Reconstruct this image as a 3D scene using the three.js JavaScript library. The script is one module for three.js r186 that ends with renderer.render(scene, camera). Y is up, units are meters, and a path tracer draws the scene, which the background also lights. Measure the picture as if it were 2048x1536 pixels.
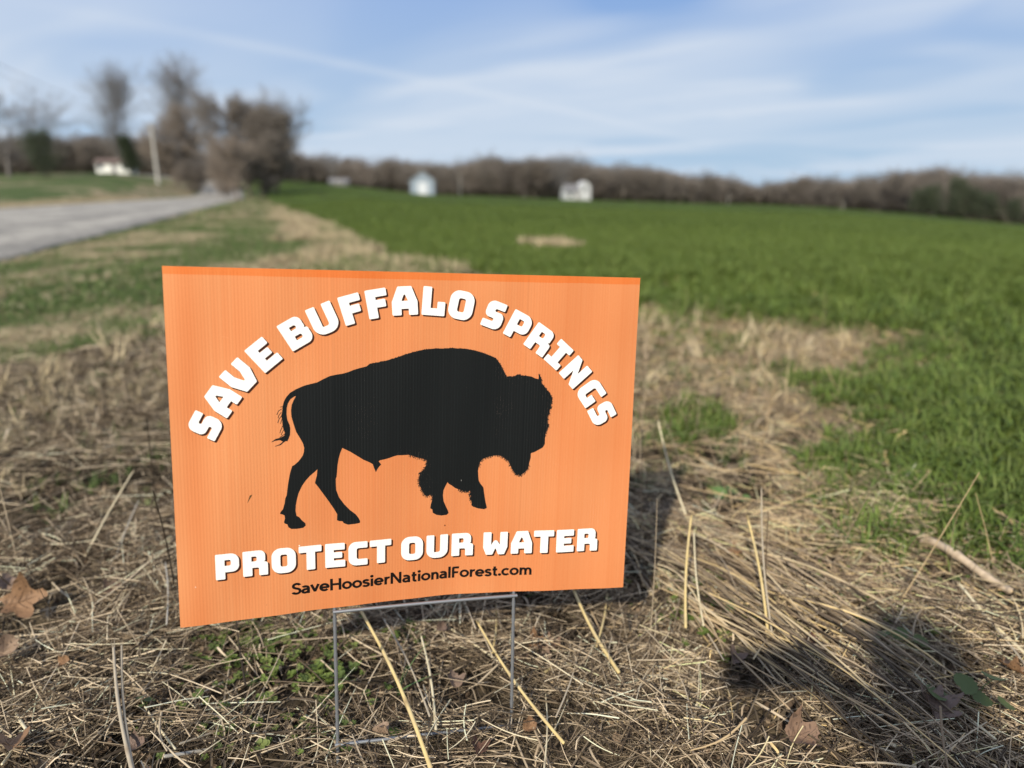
import * as THREE from 'three';
import { mergeGeometries } from 'three/addons/utils/BufferGeometryUtils.js';
import { MarchingCubes } from 'three/addons/objects/MarchingCubes.js';

// ---------------------------------------------------------------- camera, sky, sun, exposure
const scene = new THREE.Scene();
const EYE = 0.765, FPX = 1420, PITCH = Math.atan(383 / FPX);           // eye height, focal length in pixels of the 2048 px photograph, tilt down
const camera = new THREE.PerspectiveCamera(2 * Math.atan(768 / FPX) * 180 / Math.PI, 4 / 3, 0.02, 6000);
camera.position.set(0, EYE, 0);
camera.rotation.set(-PITCH, 0, 0);
camera.focus = 0.955;
camera.userData.fStop = 2.15;
scene.add(camera);

const SUN = new THREE.Vector3(-0.277, 0.565, 0.777).normalize();       // towards the sun: behind the camera, to its left
const sun = new THREE.DirectionalLight(new THREE.Color(1, 0.93, 0.80), 4.7);
sun.name = 'sun';
sun.position.copy(SUN).multiplyScalar(60);
sun.castShadow = true;
sun.shadow.radius = 2.6;                                               // thin cirrus in front of it
sun.shadow.mapSize.set(4096, 4096);
Object.assign(sun.shadow.camera, { left: -60, right: 60, top: 60, bottom: -60, near: 1, far: 300 });
scene.add(sun, sun.target);

const renderer = new THREE.WebGLRenderer({ antialias: true });
renderer.toneMapping = THREE.LinearToneMapping;
renderer.toneMappingExposure = 1.0;
renderer.shadowMap.enabled = true;

// ---------------------------------------------------------------- numbers
function rng(seed) { let s = seed | 0; return () => { s = (s + 0x6d2b79f5) | 0; let t = Math.imul(s ^ (s >>> 15), 1 | s); t = (t + Math.imul(t ^ (t >>> 7), 61 | t)) ^ t; return ((t ^ (t >>> 14)) >>> 0) / 4294967296; }; }
const hash = (x, y, s) => { let h = Math.imul(x, 374761393) + Math.imul(y, 668265263) + Math.imul(s, 974634721); h = Math.imul(h ^ (h >>> 13), 1274126177); return ((h ^ (h >>> 16)) >>> 0) / 4294967296; };
function noise(x, y, s = 0) {
  const i = Math.floor(x), j = Math.floor(y), u = x - i, v = y - j, a = u * u * (3 - 2 * u), b = v * v * (3 - 2 * v);
  return (hash(i, j, s) * (1 - a) + hash(i + 1, j, s) * a) * (1 - b) + (hash(i, j + 1, s) * (1 - a) + hash(i + 1, j + 1, s) * a) * b;
}
const fbm = (x, y, s = 0, n = 4) => { let v = 0, a = 0.5, q = 0; for (let k = 0; k < n; k++) { v += a * noise(x, y, s + k); q += a; a *= 0.5; x = x * 2.03 + 11.7; y = y * 2.03 + 5.3; } return v / q; };
const clamp = (x, a = 0, b = 1) => Math.min(b, Math.max(a, x));
const step = (a, b, x) => { const t = clamp((x - a) / (b - a)); return t * t * (3 - 2 * t); };
const mix = (a, b, t) => a + (b - a) * t;
const mix3 = (a, b, t) => [mix(a[0], b[0], t), mix(a[1], b[1], t), mix(a[2], b[2], t)];
const table = (T, x) => { if (x <= T[0][0]) return T[0][1]; for (let k = 1; k < T.length; k++) if (x <= T[k][0]) return mix(T[k - 1][1], T[k][1], (x - T[k - 1][0]) / (T[k][0] - T[k - 1][0])); return T[T.length - 1][1]; };
const V = (x, y, z) => new THREE.Vector3(x, y, z);

// ---------------------------------------------------------------- sky: clear air and thin cirrus
function makeSky() {
  const W = 2048, H = 1024, data = new Float32Array(W * H * 4);
  const flat = (px, py) => { const d = V((px - 1024) / FPX, (768 - py) / FPX, -1).applyEuler(new THREE.Euler(-PITCH, 0, 0)).normalize(); return [d.x / (d.y + 0.05), d.z / (d.y + 0.05)]; };
  const trail = (px, py, w, [ax, az], [bx, bz]) => { const lx = bx - ax, lz = bz - az, L = Math.hypot(lx, lz), t = ((px - ax) * lx + (py - az) * lz) / L / L, d = Math.abs((px - ax) * lz - (py - az) * lx) / L; return Math.exp(-(d * d) / (w * w)) * step(-0.7, 0.1, t) * step(1.9, 0.9, t); };
  const A = flat(640, 118), B = flat(1180, 232), C = flat(1180, 150), D = flat(1560, 10), G = flat(1335, -10);
  for (let j = 0; j < H; j++) {
    const el = ((j + 0.5) / H - 0.5) * Math.PI, y = Math.sin(el), ce = Math.cos(el), h = Math.max(y, 0);
    const clear = mix3(mix3([0.44, 0.60, 0.77], [0.205, 0.37, 0.74], step(0, 0.34, h)), [0.085, 0.19, 0.54], step(0.2, 0.95, h));
    for (let i = 0; i < W; i++) {
      const az = ((i + 0.5) / W - 0.5) * 2 * Math.PI, x = Math.cos(az) * ce, z = Math.sin(az) * ce, o = (j * W + i) * 4;
      let c = clear;
      if (y > -0.01) {
        const k = 1 / (h + 0.05), px = x * k, pz = z * k;
        const u = px * 0.83 + pz * 0.56, v = -px * 0.56 + pz * 0.83;                       // along and across the high wind
        const wx = fbm(px * 0.35, pz * 0.35, 21, 3) * 2.2;
        const veil = fbm(u * 0.22 + wx, v * 0.30 + wx, 3, 4), streak = fbm(u * 0.30 + wx * 0.7, v * 1.7 + wx, 9, 5);
        let m = step(0.22, 0.62, veil) * 0.74 + step(0.45, 0.8, streak) * 0.55 * step(0.2, 0.6, veil);
        m += 0.34 * trail(px, pz, 0.10, A, B) * (0.6 + 0.8 * fbm(px * 2, pz * 2, 40, 3)) + 0.5 * trail(px, pz, 0.42, C, D) * step(0.25, 0.7, fbm(u * 0.7, v * 2.2, 33, 4));
        m = clamp(m - 0.75 * Math.exp(-(((px - G[0]) / 0.34) ** 2) - (((pz - G[1]) / 0.5) ** 2)), 0, 1) * 0.82;
        const glow = Math.pow(Math.max(0, x * SUN.x + y * SUN.y + z * SUN.z), 8);
        const white = mix3([0.69, 0.765, 0.87], [0.74, 0.79, 0.87], glow);
        c = mix3(clear, white, m);
      }
      data[o] = c[0]; data[o + 1] = c[1]; data[o + 2] = c[2]; data[o + 3] = 1;
    }
  }
  const t = new THREE.DataTexture(data, W, H, THREE.RGBAFormat, THREE.FloatType);
  t.mapping = THREE.EquirectangularReflectionMapping; t.magFilter = THREE.LinearFilter; t.needsUpdate = true;
  return t;
}
const skyMap = makeSky();
scene.background = skyMap;
scene.environment = skyMap;

// ---------------------------------------------------------------- helpers
const used = {};
const numbered = (n) => { const k = used[n] = (used[n] ?? -1) + 1; return k ? n + '_' + String(k).padStart(3, '0') : n; };
function tag(o, label, category, group, kind) { o.userData.label = label; o.userData.category = category; if (group) o.userData.group = group; if (kind) o.userData.kind = kind; return o; }
function lit(o) { o.castShadow = o.receiveShadow = true; return o; }
function mesh(name, g, m, parent) { const o = lit(new THREE.Mesh(g, m)); o.name = parent ? name : numbered(name); (parent ?? scene).add(o); return o; }
function group(name, x, y, z, turn = 0) { const o = new THREE.Group(); o.name = numbered(name); o.position.set(x, y, z); o.rotation.y = turn; scene.add(o); return o; }
const rgb = (r, g, b) => new THREE.Color().setRGB(r, g, b);
const mat = (r, g, b, rough = 0.9, more = {}) => new THREE.MeshStandardMaterial({ color: rgb(r, g, b), roughness: rough, ...more });
const LEAFY = (r, g, b, rough = 0.7) => new THREE.MeshStandardMaterial({ color: rgb(r, g, b), roughness: rough, side: THREE.DoubleSide });
// Where the line of sight through a pixel of the photograph meets the level y = h, or the point on it that lies "ahead" metres in front.
const sight = (px, py) => V((px - 1024) / FPX, (768 - py) / FPX, -1).applyEuler(new THREE.Euler(-PITCH, 0, 0));
const onGround = (px, py, h = 0) => { const d = sight(px, py); return V(0, EYE, 0).addScaledVector(d, (h - EYE) / d.y); };
const ahead = (px, py, dist) => { const d = sight(px, py); return V(0, EYE, 0).addScaledVector(d, dist / -d.z); };
function canvasTexture(w, h, draw, srgb = true) {
  const c = document.createElement('canvas'); c.width = w; c.height = h; draw(c.getContext('2d'), w, h);
  const t = new THREE.CanvasTexture(c); if (srgb) t.colorSpace = THREE.SRGBColorSpace; t.magFilter = THREE.LinearFilter; t.wrapS = t.wrapT = THREE.RepeatWrapping; return t;
}
function grain(size, f, seed, srgb = false) {          // f(u, v) -> [r, g, b] 0..1, on a tile that repeats
  const d = new Uint8Array(size * size * 4);
  for (let j = 0; j < size; j++) for (let i = 0; i < size; i++) { const c = f(i / size, j / size), o = (j * size + i) * 4; for (let k = 0; k < 3; k++) d[o + k] = clamp(c[k]) * 255; d[o + 3] = 255; }
  const t = new THREE.DataTexture(d, size, size); t.wrapS = t.wrapT = THREE.RepeatWrapping; t.magFilter = THREE.LinearFilter; t.generateMipmaps = true; if (srgb) t.colorSpace = THREE.SRGBColorSpace; t.needsUpdate = true; return t;
}
const tileNoise = (u, v, n, s) => { const x = u * n, y = v * n, i = Math.floor(x), j = Math.floor(y), a = x - i, b = y - j, A = a * a * (3 - 2 * a), B = b * b * (3 - 2 * b), h = (p, q) => hash(((p % n) + n) % n, ((q % n) + n) % n, s); return (h(i, j) * (1 - A) + h(i + 1, j) * A) * (1 - B) + (h(i, j + 1) * (1 - A) + h(i + 1, j + 1) * A) * B; };

// A tube through points with a radius at each, any number of sides; colours per point are optional.
function tube(points, radii, sides = 6, colors) {
  const pos = [], nor = [], col = [], idx = [], T = V(), N = V(0, 0, 0), B = V();
  for (let k = 0; k < points.length; k++) {
    T.subVectors(points[Math.min(k + 1, points.length - 1)], points[Math.max(k - 1, 0)]).normalize();
    if (k === 0) N.set(Math.abs(T.y) < 0.9 ? 0 : 1, Math.abs(T.y) < 0.9 ? 1 : 0, 0);
    N.addScaledVector(T, -N.dot(T)).normalize(); B.crossVectors(T, N);
    for (let s = 0; s <= sides; s++) {
      const a = s / sides * 2 * Math.PI, c = Math.cos(a), d = Math.sin(a), x = N.x * c + B.x * d, y = N.y * c + B.y * d, z = N.z * c + B.z * d, p = points[k], r = radii[k];
      pos.push(p.x + x * r, p.y + y * r, p.z + z * r); nor.push(x, y, z); if (colors) col.push(...colors[k]);
    }
  }
  for (let k = 0; k < points.length - 1; k++) for (let s = 0; s < sides; s++) { const a = k * (sides + 1) + s, b = a + sides + 1; idx.push(a, a + 1, b, b, a + 1, b + 1); }
  for (const k of [0, points.length - 1]) { const c = pos.length / 3; pos.push(points[k].x, points[k].y, points[k].z); nor.push(0, 0, 0); const t = V().subVectors(points[k], points[k ? k - 1 : 1]).normalize(); nor.splice(-3, 3, t.x, t.y, t.z); if (colors) col.push(...colors[k]); const o = k * (sides + 1); for (let s = 0; s < sides; s++) k ? idx.push(c, o + s, o + s + 1) : idx.push(c, o + s + 1, o + s); }
  const g = new THREE.BufferGeometry();
  g.setAttribute('position', new THREE.Float32BufferAttribute(pos, 3)); g.setAttribute('normal', new THREE.Float32BufferAttribute(nor, 3)); if (colors) g.setAttribute('color', new THREE.Float32BufferAttribute(col, 3));
  g.setIndex(idx); return g;
}
// A ribbon (leaf blade): points, half widths, the direction across it, and a fold along its middle.
function ribbon(points, half, across, fold = 0.3) {
  const pos = [], idx = [], T = V(), N = V(), A = V();
  for (let k = 0; k < points.length; k++) {
    T.subVectors(points[Math.min(k + 1, points.length - 1)], points[Math.max(k - 1, 0)]).normalize();
    A.copy(across).addScaledVector(T, -across.dot(T)).normalize(); N.crossVectors(A, T); const p = points[k], w = half[k];
    pos.push(p.x - A.x * w, p.y - A.y * w, p.z - A.z * w, p.x - N.x * w * fold, p.y - N.y * w * fold, p.z - N.z * w * fold, p.x + A.x * w, p.y + A.y * w, p.z + A.z * w);
  }
  for (let k = 0; k < points.length - 1; k++) for (const s of [0, 1]) { const a = k * 3 + s; idx.push(a, a + 1, a + 3, a + 1, a + 4, a + 3); }
  const g = new THREE.BufferGeometry(); g.setAttribute('position', new THREE.Float32BufferAttribute(pos, 3)); g.setIndex(idx); g.computeVertexNormals(); return g;
}
function instances(name, g, m, list, label, category, grp) {      // list of [Matrix4, [r, g, b]]
  const o = lit(new THREE.InstancedMesh(g, m, list.length)), c = new THREE.Color();
  list.forEach(([M, k], i) => { o.setMatrixAt(i, M); o.setColorAt(i, c.setRGB(k[0], k[1], k[2])); });
  o.name = numbered(name); scene.add(o); return tag(o, label, category, grp, 'stuff');
}
const Q = new THREE.Quaternion(), S = V(), P = V(), E3 = new THREE.Euler();
const place = (x, y, z, rx, ry, rz, sx, sy, sz) => new THREE.Matrix4().compose(P.set(x, y, z), Q.setFromEuler(E3.set(rx, ry, rz, 'YXZ')), S.set(sx, sy, sz));

// ---------------------------------------------------------------- lie of the land
// The road runs away to the left of the camera: ROAD is its direction, SIDE points across it to the left.
const ROAD = V(-0.314, 0, -0.949), SIDE = V(-0.949, 0, 0.314);
const across = (x, z) => x * SIDE.x + z * SIDE.z, along = (x, z) => x * ROAD.x + z * ROAD.z;
const R0 = 3.15, R1 = 9.2;                                            // near and far edge of the asphalt
const azOf = (px) => Math.atan((px - 1024) / 1471);
const horizonY = [[-400, 345], [0, 352], [225, 347], [330, 358], [450, 362], [590, 364], [700, 374], [850, 390], [1000, 394], [1100, 398], [1250, 403], [1400, 407], [1500, 409], [1650, 415], [1800, 426], [1900, 435], [2048, 448], [2400, 462]];
const SLOPE = horizonY.map(([x, y]) => [azOf(x), (385 - y) / 1471 * Math.cos(azOf(x))]);
SLOPE.unshift([-3.2, 0.0], [-1.6, 0.015]); SLOPE.push([1.6, -0.02], [3.2, 0.0]);
const START = [[-3.2, 30], [-1.2, 36], [-0.36, 62], [-0.28, 62], [-0.2, 18], [0.1, 10], [3.2, 10]];
const bend = (t) => (t > 95 ? (t - 95) * (t - 95) * 0.0011 : 0);      // the road swings left far off
const roadRise = (t) => 0.034 * Math.max(0, t - 85) * step(85, 150, t);
function landRaw(x, z) {
  const r = Math.hypot(x, z), a = Math.atan2(x, -z), s = table(SLOPE, a), r0 = table(START, a), q = r - r0;
  let h = q > 0 ? s * (q + r0 * step(0, 120, q)) + EYE * step(0, 120, q) : 0;
  h += (fbm(x * 0.9, z * 0.9, 51, 3) - 0.5) * 0.05 * step(1.6, 4, r) + (fbm(x * 0.08, z * 0.08, 57, 2) - 0.5) * 0.35 * step(10, 40, r);
  return h - 0.018 * step(2.2, 1.2, r) - 0.013 * Math.exp(-((x + 0.1) ** 2 + (z + 0.87) ** 2) / 0.05);
}
function land(x, z) {
  const t = along(x, z), l = across(x, z) - bend(t), h = landRaw(x, z);
  if (t < -40 || t > 320 || l < -1 || l > 22) return h;
  const road = roadRise(t) + 0.035 * clamp(l - R0, 0, R1 - R0);
  const k = step(R0 - 2.2, R0 - 0.2, l) * step(R1 + 6, R1 + 0.3, l);
  return mix(h, road - 0.07, k);
}
const edgeL = [[-2, -1.6], [0.5, -1.45], [0.9, -1.38], [1.3, -1.43], [1.9, -1.95], [2.5, -2.6], [2.86, -2.8], [3.3, -2.4], [3.7, -2.05], [4.5, -1.62], [7, -1.36], [13, -1.3], [30, -0.7], [60, 0.4], [200, 0.6]];
const vergeL = [[0, 2.4], [1, 2.2], [2, 2.0], [3, 1.45], [4, 0.8], [6, -0.1], [9, -0.4], [30, -0.2], [60, 1.0], [200, 1.4]];
// 0 field of young wheat, 1 margin of straw, 2 grass verge, 3 road, 4 dry bank beyond the road, 5 lawn beyond, 6 far land
function zone(x, z) {
  const t = along(x, z), l = across(x, z) - bend(t), j = (fbm(x * 1.6, z * 1.6, 71, 3) - 0.5) * 1.7 + (fbm(x * 7, z * 7, 73, 2) - 0.5) * 0.8 * step(14, 5, Math.hypot(x, z)), r = Math.hypot(x, z);
  const patch = Math.hypot((x - 0.62) / 0.42, (z + 10.2) / 0.55) + j * 1.2;
  if (l > R1) return l < R1 + 5.5 + j * 5 ? 4 : 5;
  if (l > R0 - 0.05) return 3;
  if (patch < 1) return 1;
  if (l < table(edgeL, t) + j * (0.35 + 0.02 * r)) return r > 420 ? 6 : 0;
  return l < table(vergeL, t) + j * (0.6 + 0.015 * r) ? 1 : 2;
}

// ---------------------------------------------------------------- ground
const COLORS = { soil: [0.036, 0.027, 0.018], thatch: [0.23, 0.18, 0.115], field: [0.088, 0.130, 0.027], green: [0.085, 0.125, 0.042], dry: [0.29, 0.235, 0.15], lawn: [0.10, 0.135, 0.05], bank: [0.33, 0.27, 0.17], far: [0.13, 0.115, 0.075], road: [0.2, 0.19, 0.18] };
function groundColor(x, z) {
  const r = Math.hypot(x, z), q = zone(x, z), a = fbm(x * 2.3, z * 2.3, 81, 3), b = fbm(x * 0.25, z * 0.25, 85, 3), v = 0.75 + 0.5 * a;
  let c;
  if (q === 0) c = mix3(mix3(COLORS.field, COLORS.soil, 0.5 * step(0.5, 0.75, a)), COLORS.thatch, r < 12 ? step(0.9, 0.2, table(edgeL, along(x, z)) - across(x, z)) : 0).map((k) => k * (0.84 + 0.32 * b));
  else if (q === 1) c = mix3(COLORS.soil, COLORS.thatch, 0.04 + 0.4 * step(0.45, 0.75, a)).map((k) => k * v), c = mix3(c, COLORS.green, r > 5 ? 0.45 * step(0.47, 0.64, fbm(x * 0.9, z * 0.9, 95, 3)) : 0);
  else if (q === 2) c = mix3(COLORS.green, COLORS.dry, step(0.44, 0.7, fbm(x * 1.1, z * 1.1, 91, 3))).map((k) => k * v);
  else if (q === 3) c = COLORS.road;
  else if (q === 4) c = mix3(COLORS.bank, COLORS.lawn, step(0.5, 0.75, a)).map((k) => k * v);
  else if (q === 5) c = mix3(COLORS.lawn, COLORS.bank, step(0.55, 0.8, b)).map((k) => k * v);
  else c = COLORS.far;
  return c;
}
{
  const az = [], rr = [0, 0.02], pos = [], col = [], uv = [], idx = [];
  for (let a = -180; a < 180;) { az.push(a * Math.PI / 180); a += Math.abs(a) < 56 ? 0.32 : 4; }
  for (let r = 0.35; r < 3200; r *= 1.032) rr.push(r);
  for (const r of rr) for (const a of az) { const x = Math.sin(a) * r, z = -Math.cos(a) * r; pos.push(x, land(x, z), z); col.push(...groundColor(x, z)); uv.push(x, z); }
  const n = az.length;
  for (let i = 0; i < rr.length - 1; i++) for (let k = 0; k < n; k++) { const a = i * n + k, b = i * n + (k + 1) % n; idx.push(a, b, a + n, b, b + n, a + n); }
  const g = new THREE.BufferGeometry();
  g.setAttribute('position', new THREE.Float32BufferAttribute(pos, 3)); g.setAttribute('color', new THREE.Float32BufferAttribute(col, 3)); g.setAttribute('uv', new THREE.Float32BufferAttribute(uv, 2)); g.setIndex(idx); g.computeVertexNormals();
  const crumbs = grain(512, (u, v) => { const n = 0.5 * tileNoise(u, v, 16, 1) + 0.3 * tileNoise(u, v, 64, 2) + 0.2 * tileNoise(u, v, 200, 3), k = 0.35 + 0.95 * n; return [k, k * 0.99, k * 0.97]; });
  crumbs.repeat.set(1.3, 1.3);
  const o = mesh('ground', g, new THREE.MeshPhysicalMaterial({ vertexColors: true, map: crumbs, bumpMap: crumbs, bumpScale: 0.012, roughness: 1, specularIntensity: 0.1 }));
  tag(o, 'rolling farmland of green wheat, straw margin and grass verge', 'ground', null, 'structure');
}
// ---------------------------------------------------------------- road: a slab of worn grey asphalt that stands a little above the verge
{
  const pos = [], uv = [], idx = [], prof = [[R0 - 0.02, -0.25], [R0, 0.055], [R0 + 0.05, 0.075], [R0 + 1.5, 0.10], [(R0 + R1) / 2, 0.12], [R1 - 1.5, 0.10], [R1 - 0.05, 0.075], [R1, 0.05], [R1 + 0.02, -0.25]];
  const ts = []; for (let t = -30; t < 300; t += 0.5 + Math.max(0, t - 20) * 0.02) ts.push(t);
  for (const t of ts) for (const [l0, y] of prof) {
    const wob = l0 < R0 + 0.1 ? (fbm(t * 0.9, 3, 61, 3) - 0.5) * 0.22 : l0 > R1 - 0.1 ? (fbm(t * 0.9, 9, 62, 3) - 0.5) * 0.22 : 0, l = l0 + wob + bend(t), x = ROAD.x * t + SIDE.x * l, z = ROAD.z * t + SIDE.z * l;
    pos.push(x, roadRise(t) + 0.035 * clamp(l0 - R0, 0, R1 - R0) - 0.07 + y, z); uv.push(l0, t);
  }
  const n = prof.length;
  for (let i = 0; i < ts.length - 1; i++) for (let k = 0; k < n - 1; k++) { const a = i * n + k, b = a + n; idx.push(a, a + 1, b, b, a + 1, b + 1); }
  const g = new THREE.BufferGeometry(); g.setAttribute('position', new THREE.Float32BufferAttribute(pos, 3)); g.setAttribute('uv', new THREE.Float32BufferAttribute(uv, 2)); g.setIndex(idx);
  const flatG = g.toNonIndexed(); flatG.computeVertexNormals();
  // worn chip seal: pale wheel tracks polished by tyres, darker strip of binder between them, patches
  const chips = canvasTexture(512, 1024, (c, w, h) => {
    const im = c.createImageData(w, h);
    for (let j = 0; j < h; j++) for (let i = 0; i < w; i++) {
      const m = i / w * 6.05, track = Math.exp(-(((m - 0.95) / 0.42) ** 2)) + Math.exp(-(((m - 2.45) / 0.42) ** 2)) + Math.exp(-(((m - 3.75) / 0.42) ** 2)) + Math.exp(-(((m - 5.2) / 0.42) ** 2));
      const k = 130 + 24 * track + 34 * (tileNoise(i / w, j / h, 12, 5) - 0.5) + 44 * (tileNoise(i / w, j / h, 170, 6) - 0.5) + 22 * (tileNoise(i / w, j / h, 40, 7) - 0.5), o = (j * w + i) * 4;
      im.data[o] = k * 1.06; im.data[o + 1] = k * 1.01; im.data[o + 2] = k * 0.92; im.data[o + 3] = 255;
    }
    c.putImageData(im, 0, 0);
  });
  chips.repeat.set(1 / 6.05, 1 / 12); chips.offset.set(-R0 / 6.05, 0);
  tag(mesh('road', flatG, new THREE.MeshStandardMaterial({ map: chips, roughness: 0.85 })), 'worn light grey country road running away between bare trees', 'road', null, 'structure');
}

// ---------------------------------------------------------------- straw, dead grass, wheat and verge grass: nobody could count them
const white = (rough = 0.75) => new THREE.MeshPhysicalMaterial({ color: 0xffffff, roughness: rough, specularIntensity: 0.4, side: THREE.DoubleSide });
const R = rng(7);
const pick = (list, k = R()) => list[Math.floor(k * list.length)];
const vary = (c, s, q = R()) => { const k = 1 - s + 2 * s * q; return [c[0] * k, c[1] * k, c[2] * k]; };
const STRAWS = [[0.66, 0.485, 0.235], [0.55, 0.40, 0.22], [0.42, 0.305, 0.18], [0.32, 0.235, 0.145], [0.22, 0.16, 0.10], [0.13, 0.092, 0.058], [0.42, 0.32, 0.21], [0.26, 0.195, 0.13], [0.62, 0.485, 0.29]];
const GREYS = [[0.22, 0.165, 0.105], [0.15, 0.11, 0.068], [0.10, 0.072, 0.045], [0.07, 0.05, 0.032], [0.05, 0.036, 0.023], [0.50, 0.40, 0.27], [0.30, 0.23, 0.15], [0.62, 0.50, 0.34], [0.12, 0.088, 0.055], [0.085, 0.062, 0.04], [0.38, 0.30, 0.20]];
// a straw is one unit long and 1/90 thick; the copies scale length and thickness apart
function strawGeometry(seed, sides, bow, kink) {
  const q = rng(seed), pts = [], rad = [], n = 5, ky = (q() - 0.5) * kink, kz = (q() - 0.5) * kink, b = (q() - 0.5) * bow, c = (q() - 0.5) * bow;
  for (let k = 0; k <= n; k++) { const u = k / n, s = Math.sin(u * Math.PI); pts.push(V(u - 0.5, s * b + Math.max(0, u - 0.55) * ky, s * c + Math.max(0, u - 0.55) * kz)); rad.push((1 - 0.45 * u * u) / 90); }
  return tube(pts, rad, sides);
}
function bladeGeometry(seed, curl, w) { const q = rng(seed), pts = [], half = [], n = 4, b = (q() - 0.2) * curl, c = (q() - 0.5) * curl; for (let k = 0; k <= n; k++) { const u = k / n; pts.push(V(u - 0.5, Math.sin(u * Math.PI) * b, (u - 0.5) * (u - 0.5) * c * 2)); half.push(w * (0.55 + 0.6 * Math.sin(u * 2.6)) * (1 - 0.75 * u * u)); } return ribbon(pts, half, V(0, 0.35 * (q() - 0.5), 1), 0.5); }

const HALF = azOf(2048) + 0.16;
const inView = (x, z, extra = 0.9) => z < 0.2 && Math.abs(x) < Math.tan(HALF) * -z + extra;
function scatter(count, r0, r1, keep) {              // points on the ground in front of the camera, more of them nearer by
  const out = []; let guard = 0;
  while (out.length < count && guard++ < count * 40) {
    const r = r0 * Math.pow(r1 / r0, Math.sqrt(R()) * 0.5 + R() * 0.5), a = (R() * 2 - 1) * (HALF + 0.25), x = Math.sin(a) * r, z = -Math.cos(a) * r;
    const w = keep(x, z, r); if (w > 0 && R() < w) out.push([x, z, r]);
  }
  return out;
}
// dryness of colour: golden straw to the right, grey weathered thatch to the left and in front
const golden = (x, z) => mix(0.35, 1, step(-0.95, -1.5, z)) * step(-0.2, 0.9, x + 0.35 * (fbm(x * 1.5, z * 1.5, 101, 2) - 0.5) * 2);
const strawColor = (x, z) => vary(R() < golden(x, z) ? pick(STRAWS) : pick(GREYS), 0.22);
const lump = (x, z) => 0.028 * step(0.45, 0.75, fbm(x * 3.1, z * 3.1, 111, 3));        // the litter heaps up here and there
const gaps = (x, z, r) => (r > 2.4 ? 1 : mix(0.03, 1, step(0.40, 0.57, fbm(x * 8, z * 8, 171, 3))));       // bare dark soil shows between the wads
const litterHere = (x, z) => { const q = zone(x, z); return q === 1 ? 1 : q === 2 ? 0.05 : q === 0 ? 0.02 + 0.5 * step(1.1, 0.1, table(edgeL, along(x, z)) - across(x, z)) : 0; };
{
  const M = white(0.7), variants = [0, 1, 2, 3].map((k) => strawGeometry(200 + k, 4, 0.10, k === 0 ? 0.6 : 0.08)), lists = variants.map(() => []);
  const add = (x, z, len, thick, lift, tilt, c, ry = R() * 6.3) => pick(lists).push([place(x, land(x, z) + lift, z, 0, ry, tilt, len, thick * 90, thick * 90), c]);
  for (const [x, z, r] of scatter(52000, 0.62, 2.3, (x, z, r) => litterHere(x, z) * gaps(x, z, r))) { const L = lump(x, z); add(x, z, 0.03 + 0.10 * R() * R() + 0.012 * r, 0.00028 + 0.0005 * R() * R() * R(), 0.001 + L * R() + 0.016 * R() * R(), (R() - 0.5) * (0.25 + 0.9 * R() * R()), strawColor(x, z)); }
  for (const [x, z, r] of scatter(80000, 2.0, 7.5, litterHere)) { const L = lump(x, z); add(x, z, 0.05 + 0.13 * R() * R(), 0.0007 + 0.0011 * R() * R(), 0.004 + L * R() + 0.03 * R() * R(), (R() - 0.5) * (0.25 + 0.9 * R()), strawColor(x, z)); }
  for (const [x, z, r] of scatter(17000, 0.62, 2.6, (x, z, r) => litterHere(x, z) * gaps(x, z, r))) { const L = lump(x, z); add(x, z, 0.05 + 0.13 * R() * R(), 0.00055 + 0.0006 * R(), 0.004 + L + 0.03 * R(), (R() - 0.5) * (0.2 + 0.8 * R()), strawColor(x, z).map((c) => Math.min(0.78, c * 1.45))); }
  // longer, thicker straws, mostly lying
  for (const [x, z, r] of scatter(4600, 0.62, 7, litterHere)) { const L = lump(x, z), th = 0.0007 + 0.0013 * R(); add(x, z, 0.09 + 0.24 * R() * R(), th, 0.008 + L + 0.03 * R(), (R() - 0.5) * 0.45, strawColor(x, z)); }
  for (let k = 0; k < 30000; k++) {                    // the margin goes on beside and behind the camera
    const r = 3.6 * Math.sqrt(R()), a = R() * 6.2832, x = Math.sin(a) * r, z = -Math.cos(a) * r, front = Math.abs(a > Math.PI ? a - 6.2832 : a) < HALF + 0.2;
    if ((front && r > 0.62) || R() > litterHere(x, z)) continue;
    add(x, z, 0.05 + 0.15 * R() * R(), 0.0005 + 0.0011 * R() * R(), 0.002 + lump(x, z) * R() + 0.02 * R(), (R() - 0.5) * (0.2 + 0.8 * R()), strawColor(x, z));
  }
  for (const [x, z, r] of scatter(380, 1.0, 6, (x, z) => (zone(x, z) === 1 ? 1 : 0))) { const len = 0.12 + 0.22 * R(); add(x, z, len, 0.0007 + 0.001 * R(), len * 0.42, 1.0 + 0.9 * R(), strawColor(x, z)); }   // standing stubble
  variants.forEach((g, k) => instances('straw_litter', g, M, lists[k], 'tangled dry straw and stems littering the ground around the sign', 'straw', 'straw and dead grass litter'));
}
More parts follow.
